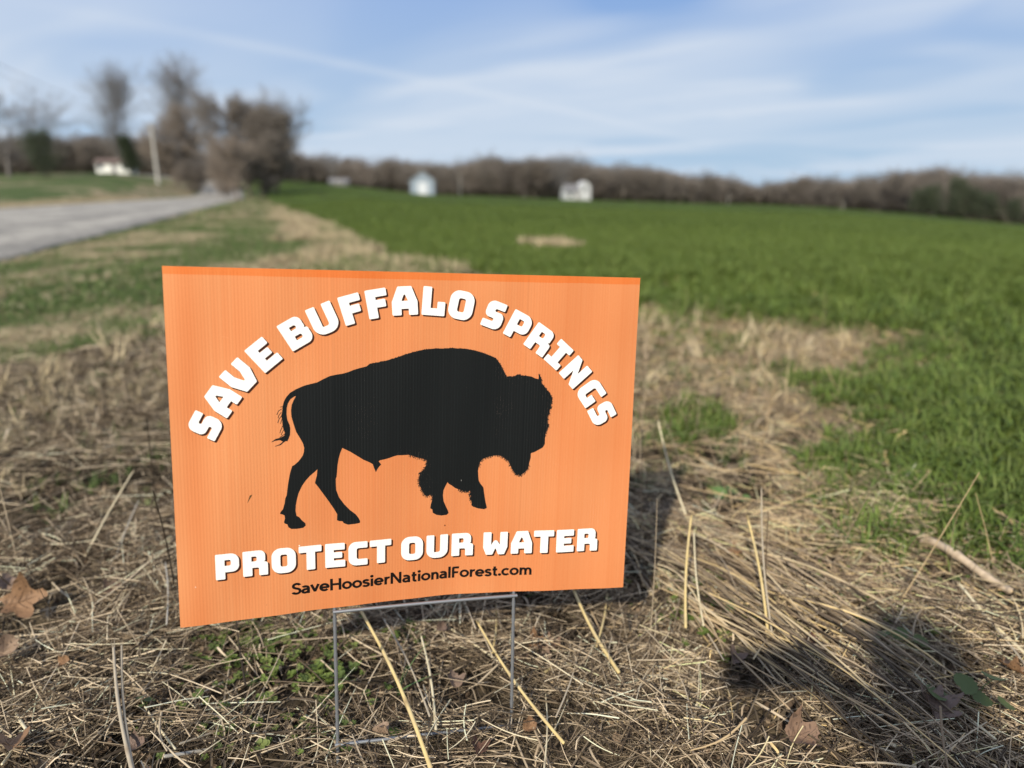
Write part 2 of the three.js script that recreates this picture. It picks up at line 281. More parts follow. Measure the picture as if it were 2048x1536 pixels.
{
  const M = white(0.8), variants = [0, 1, 2].map((k) => bladeGeometry(300 + k, 0.28, 0.02)), lists = variants.map(() => []);
  const add = (x, z, len, wide, lift, tilt, c) => pick(lists).push([place(x, land(x, z) + lift, z, (R() - 0.5) * 1.2, R() * 6.3, tilt, len, wide * 50, wide * 50), c]);
  for (const [x, z, r] of scatter(5500, 0.62, 2.3, litterHere)) { const L = lump(x, z); add(x, z, 0.04 + 0.10 * R() * R(), 0.0009 + 0.0017 * R() * R(), 0.002 + L * R() + 0.012 * R(), (R() - 0.5) * 0.6, strawColor(x, z)); }
  for (const [x, z, r] of scatter(17000, 2.0, 9, litterHere)) { const L = lump(x, z); add(x, z, 0.06 + 0.14 * R() * R(), 0.0016 + 0.003 * R() * R(), 0.004 + L * R() + 0.02 * R(), (R() - 0.5) * 0.7, strawColor(x, z)); }
  variants.forEach((g, k) => instances('dead_grass', g, M, lists[k], 'flat dead grass blades matted among the straw', 'dead grass', 'straw and dead grass litter'));
}
// tufts: blades that spring from one foot; one unit tall
function tuft(seed, blades, spread, wide, droop, n = 4) {
  const q = rng(seed), parts = [];
  for (let b = 0; b < blades; b++) {
    const a = q() * 6.283, lean = spread * (0.25 + 0.75 * q()), h = 0.55 + 0.45 * q(), ox = (q() - 0.5) * 0.25, oz = (q() - 0.5) * 0.25, dx = Math.cos(a), dz = Math.sin(a), pts = [], half = [];
    for (let k = 0; k <= n; k++) { const u = k / n, out = lean * u * (0.4 + 0.6 * u), dr = droop * q() * 0.0 + droop * u * u * u * lean; pts.push(V(ox + dx * out, h * (u - dr * 0.55), oz + dz * out)); half.push(wide * (0.8 + 0.4 * Math.sin(u * 2)) * (1 - u * u * 0.92)); }
    parts.push(ribbon(pts, half, V(-dz, 0.25 * (q() - 0.5), dx), 0.35));
  }
  return mergeGeometries(parts);
}
const GREENS = [[0.10, 0.148, 0.026], [0.122, 0.172, 0.031], [0.086, 0.13, 0.026], [0.15, 0.192, 0.042], [0.115, 0.15, 0.036]];
{
  const M = white(0.55), variants = [0, 1, 2, 3].map((k) => tuft(400 + k, 11, 0.55, 0.022, 0.9)), lists = variants.map(() => []);
  const young = (x, z) => 0.62 + 0.38 * step(0, 1.1, table(edgeL, along(x, z)) - across(x, z));
  const add = (x, z, h0, c, w = 1, h = h0 * young(x, z)) => pick(lists).push([place(x, land(x, z) - 0.006, z, (R() - 0.5) * 0.25, R() * 6.3, (R() - 0.5) * 0.25, h * w, h, h * w), c]);
  const inField = (x, z, r) => { const q = zone(x, z), d = table(edgeL, along(x, z)) - across(x, z); if (q === 0) return (0.3 + 0.7 * step(0.32, 0.55, fbm(x * 4, z * 4, 131, 2))) * (r > 9 ? 1 : mix(0.16, 1, step(-0.1, 1.0, d + (fbm(x * 3, z * 3, 139, 2) - 0.5) * 1.2))); return q === 1 && r < 30 ? 0.55 * step(0.53, 0.62, fbm(x * 3.4, z * 3.4, 133, 3)) * step(-1.1, -0.1, d) : 0; };
  const green = (x, z) => vary(mix3(pick(GREENS), [0.15, 0.19, 0.05], 0.35 * R() * step(0.5, 0.8, fbm(x * 0.8, z * 0.8, 137, 2))), 0.2);
  const loose = [0, 1, 2].map((k) => tuft(420 + k, 9, 0.95, 0.02, 1.5, 5)), looseLists = loose.map(() => []);      // nearest the margin the shoots stand apart and their leaves arch over
  for (const [x, z] of scatter(15000, 1.1, 5.5, inField)) { const h = (0.11 + 0.12 * R()) * young(x, z); pick(looseLists).push([place(x, land(x, z) - 0.006, z, (R() - 0.5) * 0.5, R() * 6.3, (R() - 0.5) * 0.5, h, h, h), green(x, z)]); }
  loose.forEach((g, k) => instances('wheat_grass', g, M, looseLists[k], 'dense young green wheat covering the field beyond the straw margin', 'wheat', 'young wheat field'));
  for (const [x, z] of scatter(46000, 4.5, 20, inField)) add(x, z, 0.10 + 0.06 * R(), mix3(green(x, z), [0.114, 0.158, 0.031], 0.35), 1.2);
  for (const [x, z] of scatter(66000, 14, 60, inField)) add(x, z, 0.09 + 0.04 * R(), mix3(green(x, z), [0.114, 0.158, 0.031], 0.6), 2.0);
  variants.forEach((g, k) => instances('wheat_grass', g, M, lists[k], 'dense young green wheat covering the field beyond the straw margin', 'wheat', 'young wheat field'));
}
{
  const M = white(0.7), variants = [0, 1, 2].map((k) => tuft(440 + k, 12, 0.7, 0.016, 1.2)), lists = variants.map(() => []);
  const add = (x, z, h, c, w = 1) => pick(lists).push([place(x, land(x, z) - 0.004, z, (R() - 0.5) * 0.5, R() * 6.3, (R() - 0.5) * 0.5, h * w, h, h * w), c]);
  const onVerge = (x, z) => (zone(x, z) === 2 ? 1 : zone(x, z) === 4 ? 0.7 : zone(x, z) === 1 ? 0.08 : 0);
  const mixed = (x, z) => { const d = step(0.44, 0.66, fbm(x * 1.1, z * 1.1, 91, 3)); return R() < 0.12 + d * 0.75 || zone(x, z) === 4 ? vary(pick([[0.42, 0.34, 0.21], [0.34, 0.27, 0.17], [0.50, 0.42, 0.27]]), 0.2) : vary(pick([[0.115, 0.165, 0.05], [0.14, 0.185, 0.06], [0.095, 0.14, 0.045]]), 0.25); };
  for (const [x, z] of scatter(24000, 1.6, 6.5, onVerge)) add(x, z, 0.035 + 0.045 * R(), mixed(x, z), 1.1);
  for (const [x, z] of scatter(30000, 5, 28, onVerge)) add(x, z, 0.05 + 0.06 * R(), mixed(x, z), 1.4);
  for (const [x, z] of scatter(9000, 22, 85, onVerge)) add(x, z, 0.1 + 0.1 * R(), mixed(x, z), 2.2);
  variants.forEach((g, k) => instances('verge_grass', g, M, lists[k], 'short patchy green and dead grass on the road verge', 'grass', 'roadside grass'));
}
{ // taller bleached grass along the field edge, running towards the trees
  const M = white(0.8), variants = [0, 1].map((k) => tuft(470 + k, 12, 0.5, 0.012, 0.7)), lists = variants.map(() => []);
  const margin = (x, z, r) => (zone(x, z) === 1 ? (r < 5 ? 0.1 : 1) : 0);
  for (const [x, z, r] of scatter(9000, 2.2, 60, margin)) { const h = (0.07 + 0.12 * R()) * (1 + r * 0.012); pick(lists).push([place(x, land(x, z) - 0.004, z, (R() - 0.5) * 0.9, R() * 6.3, (R() - 0.5) * 0.9, h * 1.5, h, h * 1.5), vary(r > 5 && R() < 0.5 * step(0.46, 0.64, fbm(x * 0.9, z * 0.9, 95, 3)) ? pick([[0.13, 0.17, 0.05], [0.10, 0.14, 0.04]]) : pick([[0.50, 0.40, 0.24], [0.42, 0.34, 0.21], [0.56, 0.46, 0.29], [0.30, 0.23, 0.15]]), 0.2)]); }
  variants.forEach((g, k) => instances('dry_margin_grass', g, M, lists[k], 'bleached dry grass along the field edge towards the trees', 'dry grass', 'dry margin grass'));
}

// ---------------------------------------------------------------- the yard sign
const BW = 0.6096, BH = 0.4572;                      // a 24 by 18 inch corrugated plastic sheet
const BISON = [158.3,146.1,165.0,144.3,174.2,142.1,181.4,138.1,189.7,134.2,198.0,132.4,205.3,131.4,213.6,129.1,219.9,126.5,227.2,124.4,236.2,122.1,239.9,118.8,250.5,116.9,261.2,114.6,271.9,111.4,284.8,106.8,295.6,103.5,309.7,100.2,326.1,98.8,335.6,99.1,347.8,98.2,353.4,98.9,363.5,99.1,371.4,100.3,381.6,102.6,390.7,105.4,400.0,109.0,406.9,112.0,410.5,116.2,415.4,123.1,418.5,129.4,422.8,136.9,424.0,138.1,427.4,137.3,431.0,137.8,435.0,137.0,437.8,135.1,441.3,134.8,443.7,136.3,450.8,136.8,457.9,137.8,462.7,140.2,468.1,141.6,468.5,137.9,467.8,134.4,470.3,137.3,472.0,141.4,472.5,147.8,475.6,150.2,478.8,154.9,485.0,160.9,487.7,166.2,489.0,168.6,488.7,174.5,487.1,179.8,489.0,181.6,485.9,184.5,485.8,191.1,482.4,195.8,484.9,198.2,482.7,202.4,485.9,206.4,483.8,213.8,481.6,218.5,481.0,225.8,481.1,234.2,478.4,239.0,473.1,241.9,467.2,245.0,461.3,246.8,461.3,253.6,459.3,262.1,458.1,269.4,454.1,274.2,450.6,276.5,447.7,279.5,444.6,277.6,442.3,278.7,438.5,273.7,435.4,268.7,432.2,262.5,430.2,257.6,427.1,255.1,423.5,252.6,419.9,250.0,415.1,248.7,411.0,248.6,404.6,249.6,397.6,251.8,392.5,254.1,389.7,258.2,388.1,264.8,387.2,270.9,388.0,279.4,388.8,285.6,391.3,289.9,395.6,295.6,397.0,304.3,399.2,316.8,401.2,324.3,401.3,326.2,397.8,327.7,389.5,326.3,382.3,323.5,379.9,321.0,380.4,317.3,379.7,314.1,377.3,312.2,379.0,309.8,378.9,306.7,375.9,306.0,378.2,302.3,376.3,298.0,374.0,300.3,372.9,302.1,370.5,299.0,368.2,301.0,366.4,297.6,364.1,300.3,363.4,297.1,359.9,296.1,355.8,294.1,351.1,290.2,347.0,287.6,345.2,284.8,342.4,290.4,339.6,297.0,338.9,304.3,340.0,312.9,343.7,321.7,346.7,328.1,347.4,331.2,345.1,333.6,338.1,334.1,331.1,332.7,325.8,329.3,325.1,324.3,322.2,322.3,322.7,318.0,324.3,310.8,324.8,304.7,322.4,301.5,319.6,303.8,316.7,304.2,313.8,302.2,312.6,300.3,310.3,295.9,308.5,291.6,306.1,286.6,306.1,280.6,306.0,277.0,307.6,272.3,305.4,271.6,310.4,267.7,313.2,264.8,315.4,259.6,316.5,253.7,314.7,251.5,307.9,249.1,302.2,247.7,296.6,245.1,290.9,243.3,283.1,243.5,276.5,243.2,269.8,244.9,265.9,246.3,259.3,247.9,252.7,249.1,251.0,250.6,254.3,255.2,251.6,258.0,249.4,261.4,247.7,265.0,245.5,259.4,243.9,254.1,239.6,251.3,232.0,247.6,224.4,242.3,214.8,235.7,204.2,229.7,201.5,236.4,199.3,244.2,197.8,253.3,197.0,262.4,196.3,269.2,195.3,271.5,195.2,278.4,195.6,287.6,199.2,298.4,205.6,308.2,213.1,317.0,220.7,323.6,224.5,329.2,226.4,333.6,225.9,335.9,219.5,336.8,210.7,337.2,205.3,334.7,203.7,331.9,198.8,331.2,196.7,329.9,197.0,321.6,192.6,313.1,185.3,300.8,177.0,287.5,172.9,280.9,169.3,275.8,170.4,271.1,171.9,265.4,172.7,256.4,169.0,260.2,162.7,265.5,157.4,271.4,152.6,278.4,148.2,287.8,146.0,295.6,144.2,304.6,143.7,312.6,144.7,319.6,148.0,321.6,151.5,326.6,155.7,331.0,155.9,333.9,152.9,336.6,145.6,337.3,138.3,336.9,134.7,334.3,133.5,330.2,130.2,328.7,129.4,327.0,130.8,321.9,130.2,317.5,127.4,315.9,124.8,315.1,125.4,312.9,128.6,309.1,130.8,301.3,131.8,294.6,133.7,290.2,134.9,281.2,136.2,272.3,137.9,263.4,139.6,256.8,141.3,251.5,144.4,249.8,149.6,245.0,154.4,238.5,156.3,233.0,156.7,227.5,155.3,221.3,152.3,215.1,147.4,206.1,144.1,194.6,142.0,185.8,141.6,178.1,142.6,170.6,144.8,165.2,148.3,158.6,145.4,159.6,140.8,163.0,137.6,168.3,136.0,174.7,135.6,182.3,136.4,189.9,139.0,196.6,139.7,201.0,139.2,209.7,137.6,214.0,135.9,217.8,134.4,217.2,131.9,218.7,127.7,222.4,121.1,224.0,126.7,221.8,130.9,218.2,126.9,215.8,120.8,216.6,117.0,218.1,121.9,214.5,128.0,213.1,132.6,210.5,133.7,207.3,131.8,201.8,130.9,196.3,130.6,189.7,129.7,184.3,130.9,178.9,131.5,172.4,133.2,166.0,136.3,160.2,141.0,154.9,147.6,150.8,153.7,148.0];
const TAIL = [[131.5,172.4,128.5,172.9],[129.9,175.6,126.4,177.7,124.2,182.5],[129.3,179.9,126.2,184.2,125.6,186.9],[129.7,184.3,126.6,188.5,125.0,193.3],[130.1,188.6,128.2,194.5],[131.4,196.3,128.2,203.3,127.3,206.5],[132.3,201.8,129.6,207.1,128.6,209.3],[133.7,207.3,130.1,210.4,127.0,212.5]];
const GLYPHS = {             // outlines in hundredths of the letter height, [x, y down, corner radius]; first the width, then the outline, then the holes
  P: [82, [[0, 0], [82, 0, 30], [82, 73, 30], [33, 73, 0], [33, 100], [0, 100]], [[32, 25, 1], [53, 25, 6], [53, 47, 6], [32, 47, 1]]],
  R: [89, [[0, 0], [80, 0, 28], [80, 42, 9], [75, 45, 0], [89, 48, 14], [89, 100], [57, 100], [57, 68, 6], [33, 68, 0], [33, 100], [0, 100]], [[31, 23, 1], [49, 23, 5], [49, 42, 5], [31, 42, 1]]],
  O: [88.5, [[0, -1, 34], [88.5, -1, 34], [88.5, 101, 34], [0, 101, 34]], [[32, 26, 7], [57, 26, 7], [57, 74, 7], [32, 74, 7]]],
  T: [85, [[0, 0], [85, 0], [85, 27], [60.5, 27, 0], [60.5, 100], [28, 100], [28, 27, 0], [0, 27]]],
  E: [76.5, [[0, 0], [75, 0], [75, 28], [33, 28, 0], [33, 37, 0], [65, 37], [65, 62], [33, 62, 0], [33, 71, 0], [76.5, 71], [76.5, 100], [0, 100]]],
  C: [74, [[0, 0, 30], [74, 0], [74, 27], [32, 27, 8], [32, 73, 8], [74, 73], [74, 100], [0, 100, 30]]],
  U: [88.5, [[0, 0], [32, 0], [32, 75, 3], [56, 75, 8], [56, 0], [88.5, 0], [88.5, 101, 36], [0, 101, 36]]],
  W: [101, [[0, 0], [33, 0], [33, 56, 0], [50.5, 27, 14], [69, 56, 0], [69, 0], [101, 0], [101, 68, 6], [88, 100], [63, 100], [51, 70, 2], [39, 100], [12.5, 100], [0, 68, 6]]],
  A: [89, [[22, 0, 5], [70, 0, 5], [89, 53, 6], [89, 100], [57, 100], [57, 78, 0], [32, 78, 0], [32, 100], [0, 100], [0, 53, 6]], [[44.5, 24, 3], [56, 50, 1], [33.5, 50, 1]]],
  S: [74, [[2, 0, 26], [71, 0], [71, 27], [35, 27, 5], [35, 37, 5], [74, 37, 24], [74, 100, 28], [0, 100], [0, 73], [39, 73, 5], [39, 62, 5], [2, 62, 24]]],
  V: [90, [[0, 0], [32, 0], [32, 38, 6], [46, 73, 3], [58, 38, 6], [58, 0], [90, 0], [90, 52, 6], [69, 100], [21, 100], [0, 52, 6]]],
  B: [86, [[0, 0], [79, 0, 26], [79, 44, 10], [74, 47, 0], [86, 50, 16], [86, 100, 28], [0, 100]], [[32, 25, 1], [53, 25, 6], [53, 38, 6], [32, 38, 1]], [[32, 60, 1], [56, 60, 6], [56, 74, 6], [32, 74, 1]]],
  F: [72.5, [[0, 0], [72.5, 0], [72.5, 27], [33, 27, 0], [33, 37, 0], [65, 37], [65, 64], [33, 64, 0], [33, 100], [0, 100]]],
  L: [82, [[0, 0], [31, 0], [31, 74, 0], [54, 74, 0], [54, 50], [82, 50], [82, 100], [0, 100]]],
  I: [69, [[0, 0], [69, 0], [69, 26], [51, 26, 0], [51, 74, 0], [69, 74], [69, 100], [0, 100], [0, 74], [18, 74, 0], [18, 26, 0], [0, 26]]],
  N: [86, [[0, 0], [26, 0], [54, 48, 0], [54, 0], [86, 0], [86, 100], [60, 100], [32, 52, 0], [32, 100], [0, 100]]],
  G: [78, [[0, 0, 30], [78, 0], [78, 26], [32, 26, 8], [32, 73, 6], [47, 73, 0], [47, 52, 2], [78, 52], [78, 100], [0, 100, 30]]],
};
function outline(c, pts) {
  const n = pts.length, at = (k) => pts[(k + n) % n], half = (p, q) => Math.hypot(p[0] - q[0], p[1] - q[1]) / 2, m = [(at(-1)[0] + at(0)[0]) / 2, (at(-1)[1] + at(0)[1]) / 2];
  c.moveTo(m[0], m[1]);
  for (let k = 0; k < n; k++) {
    const p = at(k), r = p[2] ?? 4, mx = (p[0] + at(k + 1)[0]) / 2, my = (p[1] + at(k + 1)[1]) / 2;
    const a = V(at(k - 1)[0] - p[0], at(k - 1)[1] - p[1], 0).normalize(), b = V(at(k + 1)[0] - p[0], at(k + 1)[1] - p[1], 0).normalize(), ang = Math.acos(clamp(a.dot(b), -1, 1)), reach = Math.min(half(p, at(k - 1)), half(p, at(k + 1)));
    const rr = Math.min(r, reach * Math.tan(ang / 2) * 0.999);
    rr > 0.01 ? c.arcTo(p[0], p[1], mx, my, rr) : c.lineTo(p[0], p[1]);
    c.lineTo(mx, my);
  }
  c.closePath();
}
const print = canvasTexture(2048, 1536, (c, w, h) => {
  const k = w / 609.6;
  const im = c.createImageData(w, h), q = rng(5), stripe = [];
  for (let i = 0; i < w; i++) stripe.push((hash(Math.floor(i / 6.7), 1, 3) - 0.5) * 2.5 + (hash(Math.floor(i / 13.4), 2, 4) - 0.5) * 3 + (noise(i / 90, 0, 6) - 0.5) * 9);
  for (let j = 0; j < h; j++) for (let i = 0; i < w; i++) {
    const o = (j * w + i) * 4, band = j < 8.9 * k + 2 * noise(i / 160, 3, 8), g = (q() - 0.5) * 9 + stripe[i] + (noise(i / 260, j / 260, 9) - 0.5) * 9;
    im.data[o] = (band ? 216 : 215) + g * 0.5; im.data[o + 1] = (band ? 118 : 135) + g; im.data[o + 2] = (band ? 58 : 84) + g; im.data[o + 3] = 255;
  }
  c.putImageData(im, 0, 0);
  c.save(); c.scale(k, k);
  // the bison
  c.fillStyle = '#171919'; c.strokeStyle = '#171919'; c.lineJoin = 'round'; c.lineWidth = 0.5; c.beginPath();
  for (let i = 0; i < BISON.length; i += 2) c.lineTo(BISON[i], BISON[i + 1]);
  c.closePath(); c.fill(); c.stroke();
  c.lineWidth = 0.75; c.lineCap = 'round'; for (const s of TAIL) { c.beginPath(); for (let i = 0; i < s.length; i += 2) c.lineTo(s[i], s[i + 1]); c.stroke(); }
  const fur = rng(11); c.lineWidth = 0.45;                                 // hairs that break the outline of hump, beard and chaps
  for (let i = 0; i < BISON.length - 2; i += 2) {
    const x = BISON[i], y = BISON[i + 1], X = BISON[i + 2], Y = BISON[i + 3], L = Math.hypot(X - x, Y - y);
    const shaggy = (i > 20 && i < 62) ? 0.9 : (i > 62 && i < 78) ? 1.2 : (i > 86 && i < 128) ? 1.5 : (i > 140 && i < 182) ? 2.0 : (i > 208 && i < 240) ? 2.0 : (i > 276 && i < 322) ? 2.2 : 0;
    if (shaggy) for (let n = 0; n < L / 0.9; n++) { const u = fur(), px = mix(x, X, u), py = mix(y, Y, u), nx = (Y - y) / L, ny = -(X - x) / L, l = shaggy * (0.3 + 0.9 * fur()); c.beginPath(); c.moveTo(px, py); c.lineTo(px + nx * l + (fur() - 0.5) * 1.2, py + ny * l + (0.1 + 0.5 * fur()) * shaggy); c.stroke(); }
  }
  // lettering: every letter with a dark brown drop shade printed down and to the right
  const letters = [], arc = [['S', -62.0], ['A', -54.7], ['V', -47.7], ['E', -40.1], ['B', -30.9], ['U', -23.65], ['F', -16.45], ['F', -10.15], ['A', -3.46], ['L', 3.86], ['O', 10.93], ['S', 19.85], ['P', 27.05], ['R', 34.0], ['I', 40.5], ['N', 47.35], ['G', 54.6], ['S', 61.3]];
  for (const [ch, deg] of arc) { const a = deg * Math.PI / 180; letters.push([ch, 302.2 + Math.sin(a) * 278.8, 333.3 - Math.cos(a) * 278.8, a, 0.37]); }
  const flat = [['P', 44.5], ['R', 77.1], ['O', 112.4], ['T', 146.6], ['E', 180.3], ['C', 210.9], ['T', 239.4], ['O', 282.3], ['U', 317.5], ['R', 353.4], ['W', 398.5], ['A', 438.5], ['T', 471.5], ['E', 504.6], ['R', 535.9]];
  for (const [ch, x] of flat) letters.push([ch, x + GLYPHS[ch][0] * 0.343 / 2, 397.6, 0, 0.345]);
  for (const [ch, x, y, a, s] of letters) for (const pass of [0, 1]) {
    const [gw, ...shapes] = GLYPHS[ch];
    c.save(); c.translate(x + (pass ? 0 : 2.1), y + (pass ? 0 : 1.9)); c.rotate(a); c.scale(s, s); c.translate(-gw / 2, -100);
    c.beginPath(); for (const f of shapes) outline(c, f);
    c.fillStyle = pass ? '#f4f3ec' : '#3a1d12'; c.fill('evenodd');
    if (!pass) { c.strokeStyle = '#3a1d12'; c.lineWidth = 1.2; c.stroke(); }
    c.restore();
  }
  // web address, in a round geometric letter drawn with one even stroke; 100 units to the height of a capital
  {
    const w = 16.5, X = 68, r = (X - w) / 2, m = X / 2, A = Math.PI, arc = (x, y, R, a0, a1, ccw) => c.arc(x, y, R, a0, a1, ccw), line = (...p) => { c.moveTo(p[0], p[1]); for (let i = 2; i < p.length; i += 2) c.lineTo(p[i], p[i + 1]); };
    const LETTERS = {
      S: [62, () => { c.moveTo(53, -78); c.bezierCurveTo(46, -96, 9, -96, 10, -71); c.bezierCurveTo(11, -48, 54, -55, 54, -29); c.bezierCurveTo(54, -3, 14, -3, 6, -22); }],
      a: [61, () => { c.moveTo(10, -54); c.bezierCurveTo(18, -64, 48, -64, 48, -42); c.lineTo(48, 0); c.moveTo(48, -35); c.bezierCurveTo(24, -40, 9, -34, 9, -20); c.bezierCurveTo(9, -3, 42, -5, 48, -22); }],
      v: [60, () => line(6, -X, 30, -9, 54, -X)], e: [70, () => { c.moveTo(m - r + 2, -m + 1); c.lineTo(m + r, -m + 1); c.arc(m, -m, r, 0, 0.72, true); }],
      H: [84, () => { line(12, -100, 12, 0); line(70, -100, 70, 0); line(12, -51, 70, -51); }], o: [70, () => { c.moveTo(m + r, -m); arc(m, -m, r, 0, 2 * A); }],
      s: [52, () => { c.moveTo(43, -51); c.bezierCurveTo(37, -64, 9, -63, 10, -47); c.bezierCurveTo(11, -32, 44, -38, 44, -20); c.bezierCurveTo(44, -3, 13, -4, 7, -17); }],
      i: [30, () => line(15, -X, 15, 0), 1], r: [44, () => { line(13, -X, 13, 0); c.moveTo(13, -32); c.bezierCurveTo(14, -54, 26, -63, 42, -58); }],
      N: [88, () => { line(13, 0, 13, -100); line(73, 0, 73, -100); line(15, -94, 71, -6); }], t: [46, () => { line(22, -88, 22, -20); c.quadraticCurveTo(22, -5, 42, -9); line(6, -60, 42, -60); }],
      n: [64, () => { line(13, -X, 13, 0); c.moveTo(13, -32); c.bezierCurveTo(14, -68, 51, -68, 51, -36); c.lineTo(51, 0); }], l: [29, () => line(14.5, -104, 14.5, 0)],
      F: [62, () => { line(13, 0, 13, -92, 56, -92); line(13, -48, 50, -48); }], '.': [28, () => {}, 2], c: [62, () => arc(m, -m, r, 5.5, 0.78, true)],
      m: [100, () => { line(13, -X, 13, 0); c.moveTo(13, -34); c.bezierCurveTo(14, -67, 49, -67, 49, -36); c.lineTo(49, 0); c.moveTo(49, -34); c.bezierCurveTo(50, -67, 86, -67, 86, -36); c.lineTo(86, 0); }],
    };
    const text = 'SaveHoosierNationalForest.com', total = [...text].reduce((n, ch) => n + LETTERS[ch][0], 0), kx = 334.5 / total;
    c.save(); c.translate(136.7, 431.2); c.scale(kx, 0.17); c.strokeStyle = c.fillStyle = '#171311'; c.lineWidth = 18.5; c.lineCap = 'butt'; c.lineJoin = 'bevel';
    for (const ch of text) { const [adv, path, dot] = LETTERS[ch]; c.beginPath(); path(); c.stroke(); if (dot) { c.beginPath(); c.arc(dot === 1 ? 15 : 14, dot === 1 ? -88 : -11, 12, 0, 7); c.fill(); } c.translate(adv, 0); }
    c.restore();
  }
  // wear: flutes that show through the black ink, fine scuffs, splashes of dried mud near the lower edge
  const q2 = rng(23); c.lineCap = 'butt';
  for (let x = 150; x < 480; x += 3.96) { c.strokeStyle = 'rgba(120,130,128,' + (0.02 + 0.07 * q2()).toFixed(3) + ')'; c.lineWidth = 0.5 + 0.6 * q2(); c.beginPath(); c.moveTo(x, 90); c.lineTo(x + 0.4, 360); c.globalCompositeOperation = 'lighten'; c.stroke(); }
  c.globalCompositeOperation = 'source-over';
  for (let k = 0; k < 46; k++) { const x = 609 * q2(), y = 457 * q2(), a = q2() * 6.3, l = 2 + 9 * q2(); c.strokeStyle = 'rgba(' + (q2() < 0.5 ? '255,225,200,' : '150,80,45,') + (0.10 + 0.2 * q2()).toFixed(2) + ')'; c.lineWidth = 0.25; c.beginPath(); c.moveTo(x, y); c.lineTo(x + Math.cos(a) * l, y + Math.sin(a) * l); c.stroke(); }
  for (let k = 0; k < 150; k++) { const x = 609 * q2(), y = 457.2 - 90 * q2() * q2(); c.fillStyle = 'rgba(112,74,46,' + (0.2 + 0.4 * q2()).toFixed(2) + ')'; c.beginPath(); c.ellipse(x, y, 0.15 + 0.55 * q2() * q2(), 0.15 + 0.6 * q2() * q2(), 0, 0, 7); c.fill(); }
  // dirt: a scrap of straw stuck on, flecks, a scratch
  c.fillStyle = '#5b4326'; c.beginPath(); c.moveTo(91.8, 286.6); c.lineTo(85, 298); c.lineTo(88.6, 287.4); c.fill();
  c.fillStyle = '#4a2416'; c.beginPath(); c.ellipse(343, 349.6, 0.8, 1.1, 0, 0, 7); c.fill();
  c.fillStyle = '#b5b2a8'; c.fillRect(364, 283, 0.7, 1.6);
  c.fillStyle = '#f6e9dc'; c.beginPath(); c.arc(147.5, 361.5, 0.9, 0, 7); c.fill(); c.beginPath(); c.arc(20, 404, 0.6, 0, 7); c.fill();
  c.restore();
});
print.wrapS = print.wrapT = THREE.ClampToEdgeWrapping;
// flutes of the plastic sheet, and the two wires that press through it
const fluteMap = canvasTexture(2048, 8, (c, w, h) => {
  for (let i = 0; i < w; i++) { const mmx = i / w * 609.6, f = 0.5 + 0.5 * Math.cos(mmx / 3.9 * 2 * Math.PI), wire = [192.6, 447].reduce((a, x) => a + Math.exp(-(((mmx - x) / 1.6) ** 2)), 0), v = clamp(0.25 * f + 0.1 * hash(i, 0, 9) + 0.6 * wire); c.fillStyle = 'rgb(' + [v, v, v].map((q) => Math.round(q * 255)).join(',') + ')'; c.fillRect(i, 0, 1, h); }
}, false);
const dent = (u, v) => { const m = 0.5486, d = u < m ? (u - m) / m : (u - m) / (1 - m), b = 1 - (Math.sqrt(d * d + 0.0225) - 0.15) / (Math.sqrt(1.0225) - 0.15); return -0.0268 * b * Math.pow(clamp(1 - v), 1.3) + 0.0009 * Math.sin(u * 17 + v * 3) * Math.sin(v * 5 + 1) + 0.0006 * Math.sin(u * 41 - v * 7); };   // the lower edge bows backwards between the wires
